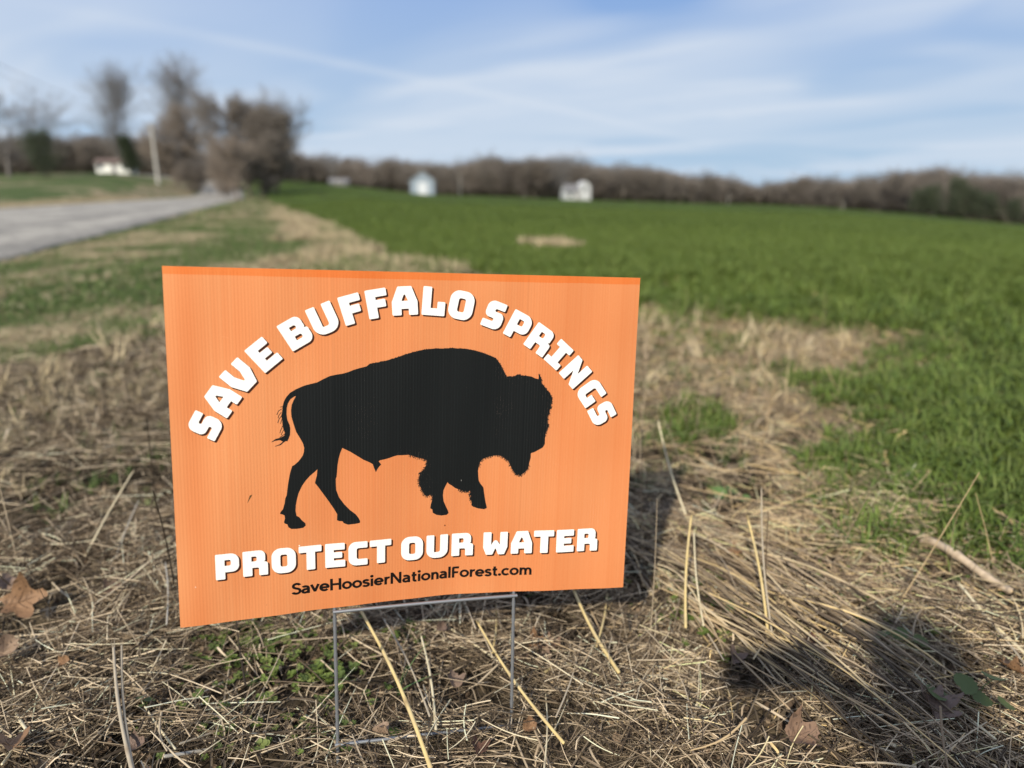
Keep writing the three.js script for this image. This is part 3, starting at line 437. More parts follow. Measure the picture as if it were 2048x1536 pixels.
{
  const B = new THREE.Matrix4().makeBasis(V(0.9688, -0.0511, -0.2425), V(0.0267, 0.9943, -0.1029), V(0.2463, 0.0932, 0.9647));
  const foot = V(0.0152, -0.95 * BH, -0.018), at = foot.clone().applyMatrix4(B).add(V(-0.1236, -0.3265 + EYE, -0.8956));
  const sign = group('yard_sign', at.x, at.y, at.z); sign.quaternion.setFromRotationMatrix(B);
  tag(sign, 'orange corrugated plastic yard sign with black bison on a wire stake', 'sign');
  const sheet = (off, cols, rows, x0 = 0, x1 = 1) => {
    const pos = [], uv = [], idx = [];
    for (let j = 0; j <= rows; j++) for (let i = 0; i <= cols; i++) { const u = x0 + (x1 - x0) * i / cols, v = j / rows; pos.push((u - 0.5) * BW - foot.x, (v - 0.5) * BH - foot.y, dent(u, v) + off - foot.z); uv.push(u, v); }
    for (let j = 0; j < rows; j++) for (let i = 0; i < cols; i++) { const a = j * (cols + 1) + i, b = a + cols + 1; off >= 0 ? idx.push(a, a + 1, b, b, a + 1, b + 1) : idx.push(a, b, a + 1, b, b + 1, a + 1); }
    const g = new THREE.BufferGeometry(); g.setAttribute('position', new THREE.Float32BufferAttribute(pos, 3)); g.setAttribute('uv', new THREE.Float32BufferAttribute(uv, 2)); g.setIndex(idx); g.computeVertexNormals(); return g;
  };
  mesh('front_face', sheet(0.002, 120, 24), new THREE.MeshPhysicalMaterial({ map: print, bumpMap: fluteMap, bumpScale: 0.0004, roughness: 0.58, specularIntensity: 0.28 }), sign);
  const plain = mat(0.80, 0.32, 0.13, 0.55, { side: THREE.DoubleSide, bumpMap: fluteMap, bumpScale: 0.0005 });
  mesh('back_face', sheet(-0.002, 120, 24), plain, sign);
  // the walls between the two faces: flutes open at the top and bottom edge, one closing wall at each side
  const walls = [], n = 154;
  for (let k = 0; k <= n; k++) {
    const u = clamp(k / n, 0.0006, 0.9994), pos = [], idx = [], uv = [];
    for (let j = 0; j <= 6; j++) { const v = j / 6, wob = k === 0 || k === n ? (hash(j, k, 3) - 0.5) * 0.0006 : 0; for (const z of [0.002, -0.002]) { pos.push((u - 0.5) * BW - foot.x + wob, (v - 0.5) * BH - foot.y, dent(u, v) + z - foot.z); uv.push(u, v); } }
    for (let j = 0; j < 6; j++) { const a = j * 2; idx.push(a, a + 1, a + 2, a + 1, a + 3, a + 2); }
    const g = new THREE.BufferGeometry(); g.setAttribute('position', new THREE.Float32BufferAttribute(pos, 3)); g.setAttribute('uv', new THREE.Float32BufferAttribute(uv, 2)); g.setIndex(idx); g.computeVertexNormals(); walls.push(g);
  }
  mesh('flute_walls', mergeGeometries(walls), mat(0.86, 0.62, 0.46, 0.6, { side: THREE.DoubleSide }), sign);
  // H shaped stake of galvanised, indented wire
  const wire = new THREE.MeshStandardMaterial({ color: rgb(0.30, 0.31, 0.32), metalness: 0.6, roughness: 0.45, side: THREE.FrontSide });
  const xs = [0.1926, 0.447].map((x) => x - BW / 2), zs = -0.0178;
  const leg = (x) => { const pts = [], rad = [], u = x / BW + 0.5; for (let y = -BH * 1.32; y < -0.12; y += 0.0016) { const v = y / BH + 0.5; pts.push(V(x - foot.x + 0.0011 * Math.sin(y * 9), y - foot.y, (v > 0 ? dent(u, v) : dent(u, 0) + (zs - dent(u, 0)) * clamp(-v * 8)) - foot.z)); rad.push((v > 0 ? 0.0014 : 0.0025) + 0.00022 * Math.sign(Math.sin(y / 0.0021))); } return tube(pts, rad, 8); };
  const stake = new THREE.Group(); stake.name = 'stake'; sign.add(stake);
  for (const x of xs) mesh('leg', leg(x), wire, stake);
  const bar = (v0, v1) => { const pts = []; for (let k = 0; k <= 12; k++) { const u = k / 12; pts.push(V(mix(xs[0] - 0.003, xs[1] + 0.003, u) - foot.x, (mix(v0, v1, u) - 0.5) * BH - foot.y + 0.0012 * Math.sin(u * 3.1), zs + 0.0039 - foot.z)); } return tube(pts, pts.map(() => 0.0024), 10); };
  mesh('crossbar', bar(-0.012, -0.012), wire, stake); mesh('crossbar', bar(-0.452, -0.468), wire, stake);
}

// ---------------------------------------------------------------- trees
// Limbs that fork again and again. trunk: the stem and its main limbs; crown: the finer wood and, where there are any, the leaves.
function makeTree(seed, o) {
  const q = rng(seed), wood = [], twigs = [], leaves = [], up = V(0, 1, 0);
  const limb = (start, dir, len, rad, level) => {
    const n = level === 0 ? 7 : level === 1 ? 4 : 2, pts = [start.clone()], radii = [rad], d = dir.clone(), p = start.clone();
    for (let k = 1; k <= n; k++) { d.x += (q() - 0.5) * o.wander; d.z += (q() - 0.5) * o.wander; d.y += (q() - 0.35) * o.wander * 0.6; d.addScaledVector(up, o.lift * (level ? 1 : 0.3)).normalize(); p.addScaledVector(d, len / n); pts.push(p.clone()); radii.push(Math.max(o.thin ?? 0.011, rad * (1 - 0.85 * k / n))); }
    (level < 2 ? wood : twigs).push(tube(pts, radii, level === 0 ? 8 : level === 1 ? 5 : 3));
    if (level >= o.levels) {
      if (o.leaf) for (let k = 0; k < o.leafCount; k++) { const c = pts[pts.length - 1].clone().lerp(pts[0], q()).add(V(q() - 0.5, q() - 0.5, q() - 0.5).multiplyScalar(o.leaf * 13)), a = V(q() - 0.5, q() - 0.5, q() - 0.5).normalize(), b = V(q() - 0.5, q() - 0.5, q() - 0.5).cross(a).normalize(), s = o.leaf * (0.6 + 0.8 * q()); leaves.push(c.x - a.x * s, c.y - a.y * s, c.z - a.z * s, c.x + b.x * s * 0.55, c.y + b.y * s * 0.55, c.z + b.z * s * 0.55, c.x + a.x * s, c.y + a.y * s, c.z + a.z * s, c.x - a.x * s, c.y - a.y * s, c.z - a.z * s, c.x + a.x * s, c.y + a.y * s, c.z + a.z * s, c.x - b.x * s * 0.55, c.y - b.y * s * 0.55, c.z - b.z * s * 0.55); }
      return;
    }
    const kids = o.kids[level], from = level === 0 ? o.bare : 0.2;
    for (let k = 0; k < kids; k++) {
      const u = from + (1 - from) * (k + q()) / kids, at = Math.min(n - 1, Math.floor(u * n)), c = pts[at].clone().lerp(pts[at + 1], u * n - at), a = (k * 2.4 + q() * 1.5), e = (level === 0 ? o.spread : 0.75) * (0.7 + 0.6 * q());
      const ax = pts[at + 1].clone().sub(pts[at]).normalize(), s1 = V(Math.cos(a), 0.1, Math.sin(a)); s1.addScaledVector(ax, -s1.dot(ax)).normalize();
      const shape = level === 0 ? o.profile((u - from) / (1 - from)) : 1;
      limb(c, ax.multiplyScalar(Math.cos(e)).addScaledVector(s1, Math.sin(e)).normalize(), (level === 0 ? o.reach * shape : len * 0.52) * (0.7 + 0.6 * q()), Math.max(0.006, radii[at] * (level === 0 ? 0.42 : 0.5)), level + 1);
    }
    if (level > 0) limb(pts[n], d, len * 0.5, radii[n], Math.max(level + 1, 2));
  };
  limb(V(0, -0.3, 0), V((q() - 0.5) * 0.08, 1, (q() - 0.5) * 0.08).normalize(), o.height, o.girth, 0);
  const crown = [mergeGeometries(twigs)];
  let leafG = null;
  if (leaves.length) { leafG = new THREE.BufferGeometry(); leafG.setAttribute('position', new THREE.Float32BufferAttribute(leaves, 3)); leafG.computeVertexNormals(); }
  return { trunk: mergeGeometries(wood), crown: crown[0], leaf: leafG };
}
const round = (u) => 0.45 + 0.75 * Math.sin(Math.PI * clamp(0.15 + 0.8 * u)), narrow = (u) => 0.55 + 0.6 * Math.sin(Math.PI * clamp(0.1 + 0.75 * u)), cone = (u) => 1.15 - 1.0 * u;
const BARK = { grey: mat(0.17, 0.15, 0.135), pale: mat(0.27, 0.25, 0.235), brown: mat(0.16, 0.125, 0.10), dark: mat(0.09, 0.075, 0.06) };
const TWIG = { grey: mat(0.21, 0.19, 0.175), pale: mat(0.33, 0.31, 0.30), brown: mat(0.20, 0.155, 0.12), dark: mat(0.11, 0.09, 0.075) };
const LEAF = { tan: LEAFY(0.25, 0.20, 0.155), dun: LEAFY(0.185, 0.155, 0.125), cedar: LEAFY(0.042, 0.058, 0.024), pine: LEAFY(0.045, 0.062, 0.026) };
const KINDS = {
  spreading: makeTree(11, { height: 9, girth: 0.24, bare: 0.22, spread: 1.0, reach: 4.6, kids: [16, 7, 5, 5], levels: 4, wander: 0.25, lift: 0.02, profile: round }),
  poplar: makeTree(12, { height: 21, girth: 0.32, bare: 0.12, spread: 0.42, reach: 6.5, kids: [34, 7, 5, 4], levels: 4, wander: 0.16, lift: 0.08, profile: narrow, thin: 0.017 }),
  oak: makeTree(13, { height: 10, girth: 0.26, bare: 0.14, spread: 0.85, reach: 4.0, kids: [17, 6, 5], levels: 3, wander: 0.25, lift: 0.03, profile: round, leaf: 0.075, leafCount: 56 }),
  thicket: makeTree(14, { height: 6.5, girth: 0.13, bare: 0.03, spread: 0.8, reach: 2.8, kids: [18, 6, 5], levels: 3, wander: 0.3, lift: 0.04, profile: narrow, leaf: 0.065, leafCount: 48 }),
  cedar: makeTree(15, { height: 6, girth: 0.14, bare: 0.02, spread: 1.05, reach: 2.3, kids: [34, 6, 4], levels: 3, wander: 0.2, lift: 0.05, profile: (u) => 0.35 + 0.85 * Math.sin(Math.PI * clamp(0.28 + 0.66 * u)), leaf: 0.12, leafCount: 7 }),
  cypress: makeTree(16, { height: 8, girth: 0.12, bare: 0.02, spread: 0.5, reach: 1.5, kids: [34, 6, 4], levels: 3, wander: 0.12, lift: 0.12, profile: cone, leaf: 0.11, leafCount: 7 }),
  sapling: makeTree(17, { height: 9.5, girth: 0.2, bare: 0.2, spread: 0.8, reach: 3.6, kids: [16, 7, 5], levels: 3, wander: 0.25, lift: 0.04, profile: round, thin: 0.02 }),
  sapling2: makeTree(18, { height: 10, girth: 0.2, bare: 0.25, spread: 0.65, reach: 3.4, kids: [18, 7, 5], levels: 3, wander: 0.25, lift: 0.06, profile: narrow, thin: 0.02 }),
};
for (const k in KINDS) { const b = new THREE.Box3(); for (const g of [KINDS[k].trunk, KINDS[k].crown]) { g.computeBoundingBox(); b.union(g.boundingBox); } KINDS[k].high = b.max.y; KINDS[k].wide = (b.max.x - b.min.x + b.max.z - b.min.z) / 2; }
function tree(kind, name, bark, leafColor, px, dist, high, wide, label, turn = 0, grp = 'roadside trees') {      // height and spread in metres
  const a = azOf(px), x = Math.tan(a) * dist, z = -dist, k = KINDS[kind], o = group(name, x, land(x, z), z, turn);
  o.scale.set(1.5 * wide / k.wide, 1.04 * high / k.high, 1.5 * wide / k.wide);      // the outermost twigs reach past what the eye takes for the crown
  mesh('trunk', k.trunk, BARK[bark], o); const c = mesh('crown', k.crown, TWIG[bark], o);
  if (k.leaf) mesh('leaves', k.leaf, LEAF[leafColor], c);
  return tag(o, label, 'tree', grp);
}
tree('spreading', 'bare_tree', 'grey', null, 24, 118, 14.2, 17, 'bare spreading tree at the left edge, beside the dark cedar', 0.5);
tree('cedar', 'cedar_tree', 'dark', 'cedar', 98, 112, 7.0, 4.6, 'round dark green cedar beside the bare spreading tree');
tree('poplar', 'poplar_tree', 'grey', null, 247, 185, 26.0, 12.5, 'tall narrow grey poplar behind the white house', 1.1);
tree('cypress', 'cypress_tree', 'dark', 'cedar', 270, 158, 7.4, 2.9, 'slim dark evergreen at the end of the white house');
tree('poplar', 'poplar_tree', 'grey', null, 362, 140, 23.0, 9.5, 'tall grey bare tree rising above the brown thicket by the pole', 2.2);
tree('thicket', 'leafy_brown_tree', 'brown', 'tan', 356, 112, 11.8, 6.4, 'brown leaf-holding tree just behind the utility pole', 2.4);
tree('thicket', 'leafy_brown_tree', 'brown', 'dun', 388, 104, 4.6, 3.6, 'low dun thicket on the far verge where the road narrows', 1.3);
tree('spreading', 'bare_tree', 'grey', null, 416, 150, 18.5, 7.5, 'grey bare tree behind the road, between brown thicket and big cluster', 2.0);
tree('oak', 'oak_tree', 'brown', 'tan', 474, 74, 6.8, 4.6, 'tan leaf-holding tree nearest the road in the big cluster', 0.2);
tree('oak', 'oak_tree', 'dark', 'dun', 502, 84, 12.0, 7.4, 'tallest dark tree of the big cluster beside the road', 1.9);
tree('oak', 'oak_tree', 'dark', 'dun', 556, 86, 9.8, 4.6, 'dark tree at the field side of the big cluster', 3.0);
tree('oak', 'oak_tree', 'dark', 'dun', 532, 83, 10.6, 6.2, 'dark tree in the middle of the big cluster, right of its tallest', 4.2);
tree('thicket', 'leafy_brown_tree', 'brown', 'dun', 530, 79, 6.2, 4.6, 'brown undergrowth tree filling the front of the big cluster', 2.5);
tree('thicket', 'leafy_brown_tree', 'brown', 'tan', 450, 92, 6.4, 2.9, 'brown thicket hanging over the far bend of the road', 0.9);
for (const [px, d, h, w, l] of [[528, 104, 11, 5, 'first'], [538, 122, 12, 5.5, 'second'], [546, 138, 12, 6, 'third'], [553, 158, 13, 6, 'last']]) tree('oak', 'oak_tree', 'dark', 'dun', px, d, h, w, l + ' dark tree of the row hidden behind the big cluster, counted from the cluster', px, 'trees hidden in the roadside row');
// a few trees of the far wood that stand out by themselves
tree('sapling2', 'bare_tree', 'grey', null, 1128, 236, 15, 7, 'tall grey tree standing above the far wood behind the white farmhouse', 0.4, 'trees along the far edge of the field');
tree('sapling', 'bare_tree', 'brown', null, 735, 304, 13.5, 9, 'pale brown tree above the far wood, left of the blue shed', 1, 'trees along the far edge of the field');
tree('sapling2', 'bare_tree', 'grey', null, 668, 314, 14, 8, 'thin grey tree above the far wood near the big cluster', 2, 'trees along the far edge of the field');
tree('sapling', 'bare_tree', 'dark', null, 1022, 258, 13.5, 11, 'dark bare tree in the far wood between shed and farmhouse', 3, 'trees along the far edge of the field');
for (const [px, d, h, w, c, l] of [[1838, 206, 7.2, 4.6, 'pine', 'green conifer at the right of the far wood, leftmost of the conifers'], [1866, 203, 8.6, 5.2, 'pine', 'green conifer second from the left of the conifers at the far wood'], [1912, 196, 11.0, 5.6, 'pine', 'tallest green conifer at the right of the far wood'], [1944, 194, 8.4, 5.4, 'cedar', 'dark conifer just right of the tallest one'], [1980, 190, 7.4, 5.4, 'cedar', 'dark green conifer second from the right at the far wood'], [2036, 186, 6.4, 4.2, 'cedar', 'dark green conifer cut by the right edge of the view']]) tree('cedar', 'cedar_tree', 'dark', c, px, d, h, w, l, px, 'conifers at the far field edge');

// the far wood, one brown mass of bare crowns
{
  const q = rng(31), far = [[-300, 260], [120, 250], [300, 250], [420, 300], [590, 340], [650, 345], [850, 300], [1050, 250], [1300, 280], [1500, 345], [1700, 280], [1900, 214], [2048, 194], [2500, 180], [3600, 170]];
  const lists = { sapling: [], sapling2: [], oak: [] };
  for (let k = 0; k < 3300; k++) {
    const px = -700 + 4200 * (k + q()) / 3300, d = table(far, px) + 4 + 70 * q() * q(), a = azOf(px), x = Math.tan(a) * d, z = -d, h = (7.0 + 7.0 * q() * q() + 2.4 * noise(px / 38, 1, 5) + 3 * noise(px / 170, 2, 5) + 1.5) * (px > 560 ? 1 : 0.85) * (px > 1380 && px < 1800 ? 0.9 : 1);
    const c = mix3([0.27, 0.232, 0.195], [0.17, 0.148, 0.125], q()); const kind = q() < 0.42 ? 'sapling' : q() < 0.75 ? 'sapling2' : 'oak';
    lists[kind].push([place(x, land(x, z) - 0.4, z, 0, q() * 6.3, 0, (0.7 + 0.25 * q()) * h / KINDS[kind].wide, h / KINDS[kind].high, (0.7 + 0.25 * q()) * h / KINDS[kind].wide), vary(kind === 'oak' ? mix3(c, [0.21, 0.175, 0.145], 0.6) : c, 0.15, q())]);
  }
  const whole = (k) => mergeGeometries([KINDS[k].trunk, KINDS[k].crown].concat(KINDS[k].leaf ? [(() => { const g = KINDS[k].leaf.clone(); g.setIndex([...Array(g.attributes.position.count).keys()]); return g; })()] : []));
  for (const k in lists) instances('far_woods', whole(k), white(0.95), lists[k], 'distant brown bare woodland along the edge of the field', 'woods', 'far woodland');
  // dense low brush at the foot of the wood
  const brush = tuft(490, 40, 0.9, 0.03, 0.5, 3), bl = [];
  for (let k = 0; k < 5200; k++) { const px = -700 + 4200 * q(), d = table(far, px) - 1 + 26 * q(), a = azOf(px), x = Math.tan(a) * d, z = -d, h = 2.0 + 5.5 * q() * q(); bl.push([place(x, land(x, z) - 0.2, z, 0, q() * 6.3, 0, h * 1.6, h, h * 1.6), vary([0.17, 0.145, 0.12], 0.3, q())]); }
  instances('far_brush', brush, white(0.95), bl, 'low brown brush at the foot of the distant woods', 'brush', 'far woodland');
}

// ---------------------------------------------------------------- buildings
const WALLS = { white: mat(0.52, 0.52, 0.51, 0.75), cream: mat(0.82, 0.80, 0.74, 0.7), blue: mat(0.27, 0.32, 0.37, 0.7), grey: mat(0.16, 0.145, 0.13, 0.9), roofGrey: mat(0.17, 0.165, 0.165, 0.9), roofPale: mat(0.30, 0.33, 0.36, 0.7), roofBrown: mat(0.16, 0.11, 0.09, 0.9), glass: new THREE.MeshStandardMaterial({ color: rgb(0.03, 0.035, 0.04), roughness: 0.08 }), trim: mat(0.7, 0.7, 0.68, 0.6), door: mat(0.22, 0.2, 0.19, 0.6) };
const boxG = (x, y, z, w, h, d) => new THREE.BoxGeometry(w, h, d).translate(x, y, z);
function house(name, label, px, dist, turn, w, d, h, rise, wall, roof, openings, ridgeX = true) {
  const a = azOf(px), x = Math.tan(a) * dist, z = -dist, o = group(name, x, land(x, z) - 0.1, z, turn);
  const gable = new THREE.Shape(ridgeX ? [[-d / 2, 0], [d / 2, 0], [d / 2, h], [0, h + rise], [-d / 2, h]].map(([p, q]) => new THREE.Vector2(p, q)) : [[-w / 2, 0], [w / 2, 0], [w / 2, h], [0, h + rise], [-w / 2, h]].map(([p, q]) => new THREE.Vector2(p, q)));
  const body = new THREE.ExtrudeGeometry(gable, { depth: ridgeX ? w : d, bevelEnabled: false }); body.translate(0, 0, -(ridgeX ? w : d) / 2); if (ridgeX) body.rotateY(Math.PI / 2);
  mesh('wall', body, WALLS[wall], o);
  const half = (ridgeX ? d : w) / 2, run = Math.hypot(half, rise) + 0.45, ang = Math.atan2(rise, half), long = (ridgeX ? w : d) + 0.7;
  for (const s of [-1, 1]) { const g = new THREE.BoxGeometry(run, 0.14, long); g.translate(run / 2, 0.10, 0); g.rotateZ(-ang); if (s < 0) g.rotateY(Math.PI); g.translate(0, h + rise, 0); if (ridgeX) g.rotateY(Math.PI / 2); mesh('roof', g, WALLS[roof], o); }
  const face = d / 2 + 0.01;
  for (const [kind, cx, cy, ow, oh] of openings) {
    const f = mesh(kind, kind === 'window' ? boxG(cx, cy, face, ow, oh, 0.06) : boxG(cx, cy, face, ow, oh, 0.08), WALLS[kind === 'window' ? 'glass' : 'door'], o);
    mesh('frame', mergeGeometries([boxG(cx, cy + oh / 2 + 0.06, face + 0.02, ow + 0.24, 0.12, 0.1), boxG(cx, cy - oh / 2 - 0.06, face + 0.02, ow + 0.24, 0.12, 0.1), boxG(cx - ow / 2 - 0.06, cy, face + 0.02, 0.12, oh, 0.1), boxG(cx + ow / 2 + 0.06, cy, face + 0.02, 0.12, oh, 0.1)]), WALLS.trim, f);
  }
  return tag(o, label, 'house');
}
house('white_house', 'low cream white house on the rise, between cedar and slim evergreen', 240, 166, 0.1, 7.0, 4, 2.3, 0.8, 'cream', 'roofBrown', [['window', -2.6, 1.5, 1.1, 1.0], ['door', 0.3, 1.1, 0.95, 2.05], ['window', 2.6, 1.5, 1.3, 1.0]]);
tag(house('blue_shed', 'tall pale blue shed with a bright white door at the field edge', 846, 176, 0.05, 5.6, 4.2, 3.2, 2.0, 'blue', 'roofPale', [], false), 'tall pale blue shed with a bright white door at the field edge', 'shed');
{ const s = scene.children[scene.children.length - 1]; mesh('door', boxG(0.1, 1.45, 2.14, 2.2, 2.8, 0.08), mat(0.62, 0.64, 0.66, 0.7), s); }
house('farmhouse', 'white two-part farmhouse in front of the far wood', 1150, 222, 0.2, 7.5, 5, 2.7, 1.9, 'white', 'roofGrey', [['window', -2.0, 1.5, 1.0, 1.3], ['window', 1.9, 1.5, 1.0, 1.3], ['door', 0.2, 1.1, 0.95, 2.1]]);
{ const o = scene.children[scene.children.length - 1]; const g = new THREE.ExtrudeGeometry(new THREE.Shape([[-1.7, 0], [1.7, 0], [1.7, 4.3], [0, 5.6], [-1.7, 4.3]].map(([p, q]) => new THREE.Vector2(p, q))), { depth: 5.4, bevelEnabled: false }); g.translate(2.3, 0, -2.4); mesh('wing', g, WALLS.white, o); const w = mesh('window', boxG(2.3, 3.4, 3.02, 0.9, 1.2, 0.06), WALLS.glass, o); mesh('frame', boxG(2.3, 2.72, 3.05, 1.2, 0.12, 0.14), WALLS.trim, w); }
house('grey_barn', 'low grey roofed barn at the foot of the wood near the cluster', 680, 285, 0.1, 7, 6, 1.3, 1.5, 'grey', 'roofGrey', [['door', 0, 1, 2.2, 1.9]]);

// ---------------------------------------------------------------- poles and wires
function pole(name, x, z, h, label, arm) {
  const o = group(name, x, land(x, z), z);
  mesh('post', tube([V(0, -0.5, 0), V(-0.02, h * 0.5, 0), V(-0.05, h, 0)], [0.23, 0.20, 0.17], 10), mat(0.50, 0.47, 0.42, 0.85), o);
  if (arm) { mesh('crossarm', boxG(-0.05, h - 0.35, 0.14, 1.7, 0.12, 0.1), mat(0.3, 0.26, 0.22), o); for (const s of [-0.7, 0.7]) mesh('insulator', new THREE.CylinderGeometry(0.05, 0.07, 0.16, 8).translate(s - 0.05, h - 0.2, 0.14), mat(0.5, 0.5, 0.48, 0.3), o); }
  return tag(o, label, 'pole', 'utility poles');
}
{
  const p1 = V(Math.tan(azOf(319)) * 108, 0, -108), p0 = V(-31.2, 0, -43);
  pole('utility_pole', p1.x, p1.z, 8.4, 'pale wooden utility pole standing beyond the road', true);
  pole('utility_pole', p0.x, p0.z, 8.6, 'wooden utility pole just outside the left edge of the view', true);
  for (const s of [-0.7, 0.7]) {
    const a = V(p0.x + s, land(p0.x, p0.z) + 8.5, p0.z + 0.14), b = V(p1.x + s, land(p1.x, p1.z) + 8.3, p1.z + 0.14), pts = [];
    for (let k = 0; k <= 24; k++) { const u = k / 24; pts.push(a.clone().lerp(b, u).add(V(0, -4 * 0.55 * u * (1 - u), 0))); }
    tag(mesh('power_line', tube(pts, pts.map(() => 0.016), 5), mat(0.05, 0.05, 0.055, 0.6)), s < 0 ? 'thin dark power line sagging between the utility poles, the one farther from the road' : 'thin dark power line sagging between the utility poles, the one nearer the road', 'wire', 'power lines');
  }
  for (const [px, d, h, l] of [[920, 190, 5.2, 'thin pale post right of the blue shed'], [1458, 235, 3.4, 'short pale post at the far edge of the field, left of the middle wood'], [1690, 225, 2.8, 'short pale post at the far edge of the field, left of the conifers']]) { const x = Math.tan(azOf(px)) * d; tag(mesh('field_post', tube([V(x, land(x, -d) - 0.3, -d), V(x, land(x, -d) + h, -d)], [0.11, 0.09], 8), mat(0.36, 0.34, 0.31)), l, 'post', 'posts along the field edge'); }
}

// ---------------------------------------------------------------- single stalks, leaves and plants in the foreground
const stalkMat = new THREE.MeshPhysicalMaterial({ vertexColors: true, roughness: 0.5, specularIntensity: 0.6 });
const GOLD = [0.66, 0.50, 0.22], PALE = [0.72, 0.62, 0.40], DUN = [0.42, 0.35, 0.25], OLIVE = [0.36, 0.28, 0.09], GREY = [0.46, 0.42, 0.35];
// A hollow dry stalk from foot to tip, with nodes, a darker sheath below each node and a frayed cut end.
function stalk(foot, tip, radius, color, label, opt = {}) {
  const q = rng(Math.round((foot.x + tip.y) * 1e5) + 3), L = foot.distanceTo(tip), n = Math.max(10, Math.round(L / 0.012)), side = V(tip.x - foot.x, 0, tip.z - foot.z).cross(V(0, 1, 0)).normalize(), bow = (opt.bow ?? 0.02) * L * (q() < 0.5 ? -1 : 1);
  const o = group('dry_stalk', foot.x, foot.y, foot.z), pts = [], rad = [], col = [], every = 0.07 + 0.05 * q(), ph = q() * every;
  for (let k = 0; k <= n; k++) {
    const u = k / n, s = ((u * L + ph) % every) / every, node = Math.exp(-(((s - 0.5) * every / 0.0022) ** 2)), sheath = s < 0.5 && s > 0.12 ? 1 : 0, streak = 0.88 + 0.24 * noise(u * L * 240, 3, 17);
    pts.push(V().subVectors(tip, foot).multiplyScalar(u).addScaledVector(side, Math.sin(u * Math.PI) * bow).add(V(0, Math.sin(u * Math.PI) * bow * 0.6, 0)));
    rad.push(radius * (1.06 - 0.3 * u) * (1 + 0.3 * node + 0.10 * sheath)); col.push(mix3(mix3(color, [0.22, 0.14, 0.07], 0.75 * node), mix3(color, DUN, 0.5), 0.45 * sheath).map((c) => c * streak));
  }
  mesh('stem', tube(pts, rad, 7, col), stalkMat, o);
  if (opt.frayed !== false) {
    const end = pts[n], d = V().subVectors(pts[n], pts[n - 1]).normalize(), parts = [];
    for (let k = 0; k < 4; k++) { const a = k * 1.7 + q(), p = V(Math.cos(a), 0.3, Math.sin(a)).multiplyScalar(radius * 0.8); parts.push(tube([end.clone().addScaledVector(p, 0.6), end.clone().add(p).addScaledVector(d, radius * (2 + 5 * q()))], [radius * 0.35, radius * 0.08], 3, [color, color])); }
    mesh('frayed_end', mergeGeometries(parts), stalkMat, o);
  }
  return tag(o, label, 'straw stalk', 'single straw stalks');
}
const at = (px, py, h = 0.016) => onGround(px, py, h);
const above = (foot, px, py, fwd = 0) => ahead(px, py, -sightDepth(foot) + fwd);      // the point seen at that pixel as far off as the foot, plus fwd
function sightDepth(p) { return V(p.x, p.y - EYE, p.z).applyEuler(new THREE.Euler(PITCH, 0, 0)).z; }
